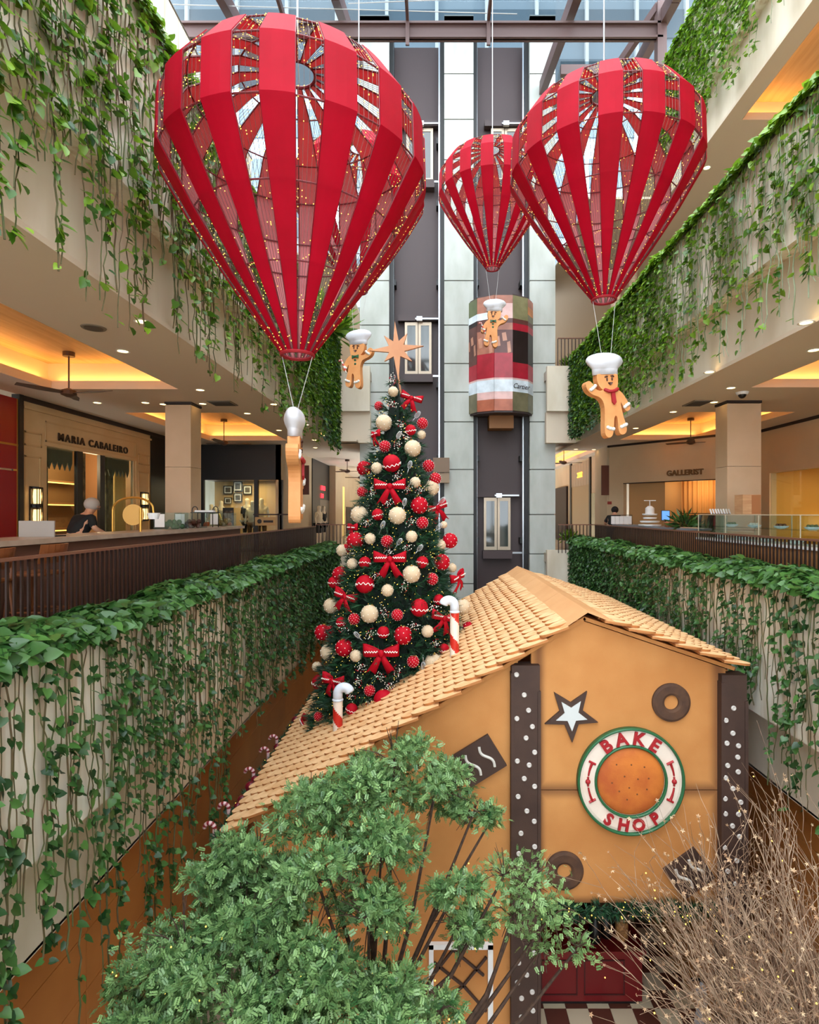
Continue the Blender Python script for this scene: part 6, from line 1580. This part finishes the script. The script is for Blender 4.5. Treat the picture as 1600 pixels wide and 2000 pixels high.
# ---- dry twig bush at the lower right
M_twig = mat('dry_twig', (192, 166, 140), .85, c2=(140, 110, 88), nscale=5)
b0 = Vector((4.1, 5.9, 0)); tb0 = empty('twig_bush', b0, 'bare dry twig bush with papery flowers at the lower right', 'bush')
m = MB(); fl_pos = []; lt_pos = []
def grow(p, d, L, r, depth):
    pts = [p]; q = p.copy(); dd = d.copy()
    n = 4
    for k in range(n):
        dd = (dd + Vector((tw.gauss(0, .10), tw.gauss(0, .10), tw.gauss(0, .07)))).normalized(); q = q + dd * (L / n)
        if q.x > .36: q.x = .36 - tw.random() * .12; dd.x = -abs(dd.x)
        if q.y > 1.5: q.y = 1.5 - tw.random() * .15; dd.y = -abs(dd.y)
        pts.append(q.copy())
    m.tube(pts, [r * (1 - .6 * k / n) for k in range(n + 1)], 3 if r < .006 else 5, cap=False)
    if depth == 0:
        if tw.random() < .5: fl_pos.append(pts[-1])
        if tw.random() < .35: fl_pos.append(pts[-2])
        return
    for k in range(tw.choice((3, 4, 4))):
        i = tw.choice((1, 2, 3, 4)); a = (pts[i] - pts[i - 1]).normalized(); nd = (a + Vector((tw.gauss(0, .42), tw.gauss(0, .42), tw.gauss(.05, .35)))).normalized(); grow(pts[i], nd, L * tw.uniform(.45, .72), r * .55, depth - 1)
for k in range(150):
    a = tw.uniform(-.75, .6); t = Vector((a * 1.1 - .05, tw.uniform(-.5, .9), tw.uniform(1.2, 2.6))); s0 = Vector((tw.uniform(-.25, .35), tw.uniform(-.3, .5), tw.uniform(0, .1)))
    L = tw.uniform(2.0, 3.1); grow(s0, t.normalized(), L * .82, .014, 2)
m.obj('branches', M_twig, tb0)
fp = np.array([tuple(q) for q in fl_pos]); n = len(fp); V = []; F = []
for k in range(5):
    a = 2 * PI * k / 5; o = len(V); V += [(0, 0, 0), (.5 * math.cos(a - .5), .5 * math.sin(a - .5), .25), (math.cos(a), math.sin(a), .5), (.5 * math.cos(a + .5), .5 * math.sin(a + .5), .25)]; F.append((o, o + 1, o + 2, o + 3))
link('dry_flowers', scatter(V, F, fp, frames(rng.normal(size=(n, 3)), rng.normal(size=(n, 3))), rng.uniform(.018, .036, n), rng.random(n), 'dry_flowers', mat('dry_flower', (214, 186, 150), .8, c2=(170, 130, 96), attr=True)), tb0, kind='stuff')
m = MB()
for k in range(70): q = Vector(fl_pos[tw.randrange(len(fl_pos))]); m.sphere((q.x, q.y - .02, q.z - tw.uniform(.0, .3)), .009, 5, 4)
m.obj('fairy_lights', M_bulb, tb0, kind='stuff')
# things half hidden behind the twigs at the shop door
g = garland([Vector((3.95 + .25 * k / 10, 7.2, .1 + .8 * k / 10)) for k in range(11)], .14, 160, 'corner_garland', 'green garland with lights behind the twig bush', 'garland', 30)
for k, (u, v) in enumerate(((1482, 1985), (1500, 1950), (1540, 1960))):
    q = P(u, v, 6.9); o = link('velvet_bow', bow_me, None, f'red velvet bow behind the twig bush, {ordn(k)} from the left', 'bow', 'bows behind the twig bush', None, q, (0, .3 * k, .2), .28); link('wavy_trim', trim_me, o); md = o.modifiers.new('t', 'SOLIDIFY'); md.thickness = .015
c = P(1365, 1965, 7.3); m = MB(); vs = []
for k in range(7):
    for j in range(5): vs.append((-.06 + .035 * j + .02 * math.sin(k), -.05 * math.sin(j * 1.6 + k * .5), .28 - .1 * k))
m.add(vs, [(5 * k + j, 5 * k + j + 1, 5 * k + j + 6, 5 * k + j + 5) for k in range(6) for j in range(4)]); o = m.obj('draped_cloth', mat('cloth_grey', (190, 186, 190), .9), smooth=True, loc=c, label='pale grey cloth draped on a dark stand beside the shop door', cat='cloth'); md = o.modifiers.new('t', 'SOLIDIFY'); md.thickness = .012
o = MB().tube([(c.x + .08, c.y + .08, 0), (c.x + .08, c.y + .08, c.z + .32)], .03, 8).obj('dark_stand', M_black, label='dark post carrying the grey cloth beside the shop door', cat='stand'); MB().tube([(c.x - .08, c.y + .08, c.z + .28), (c.x + .2, c.y + .08, c.z + .28)], .018, 6).obj('arm', M_black, o)
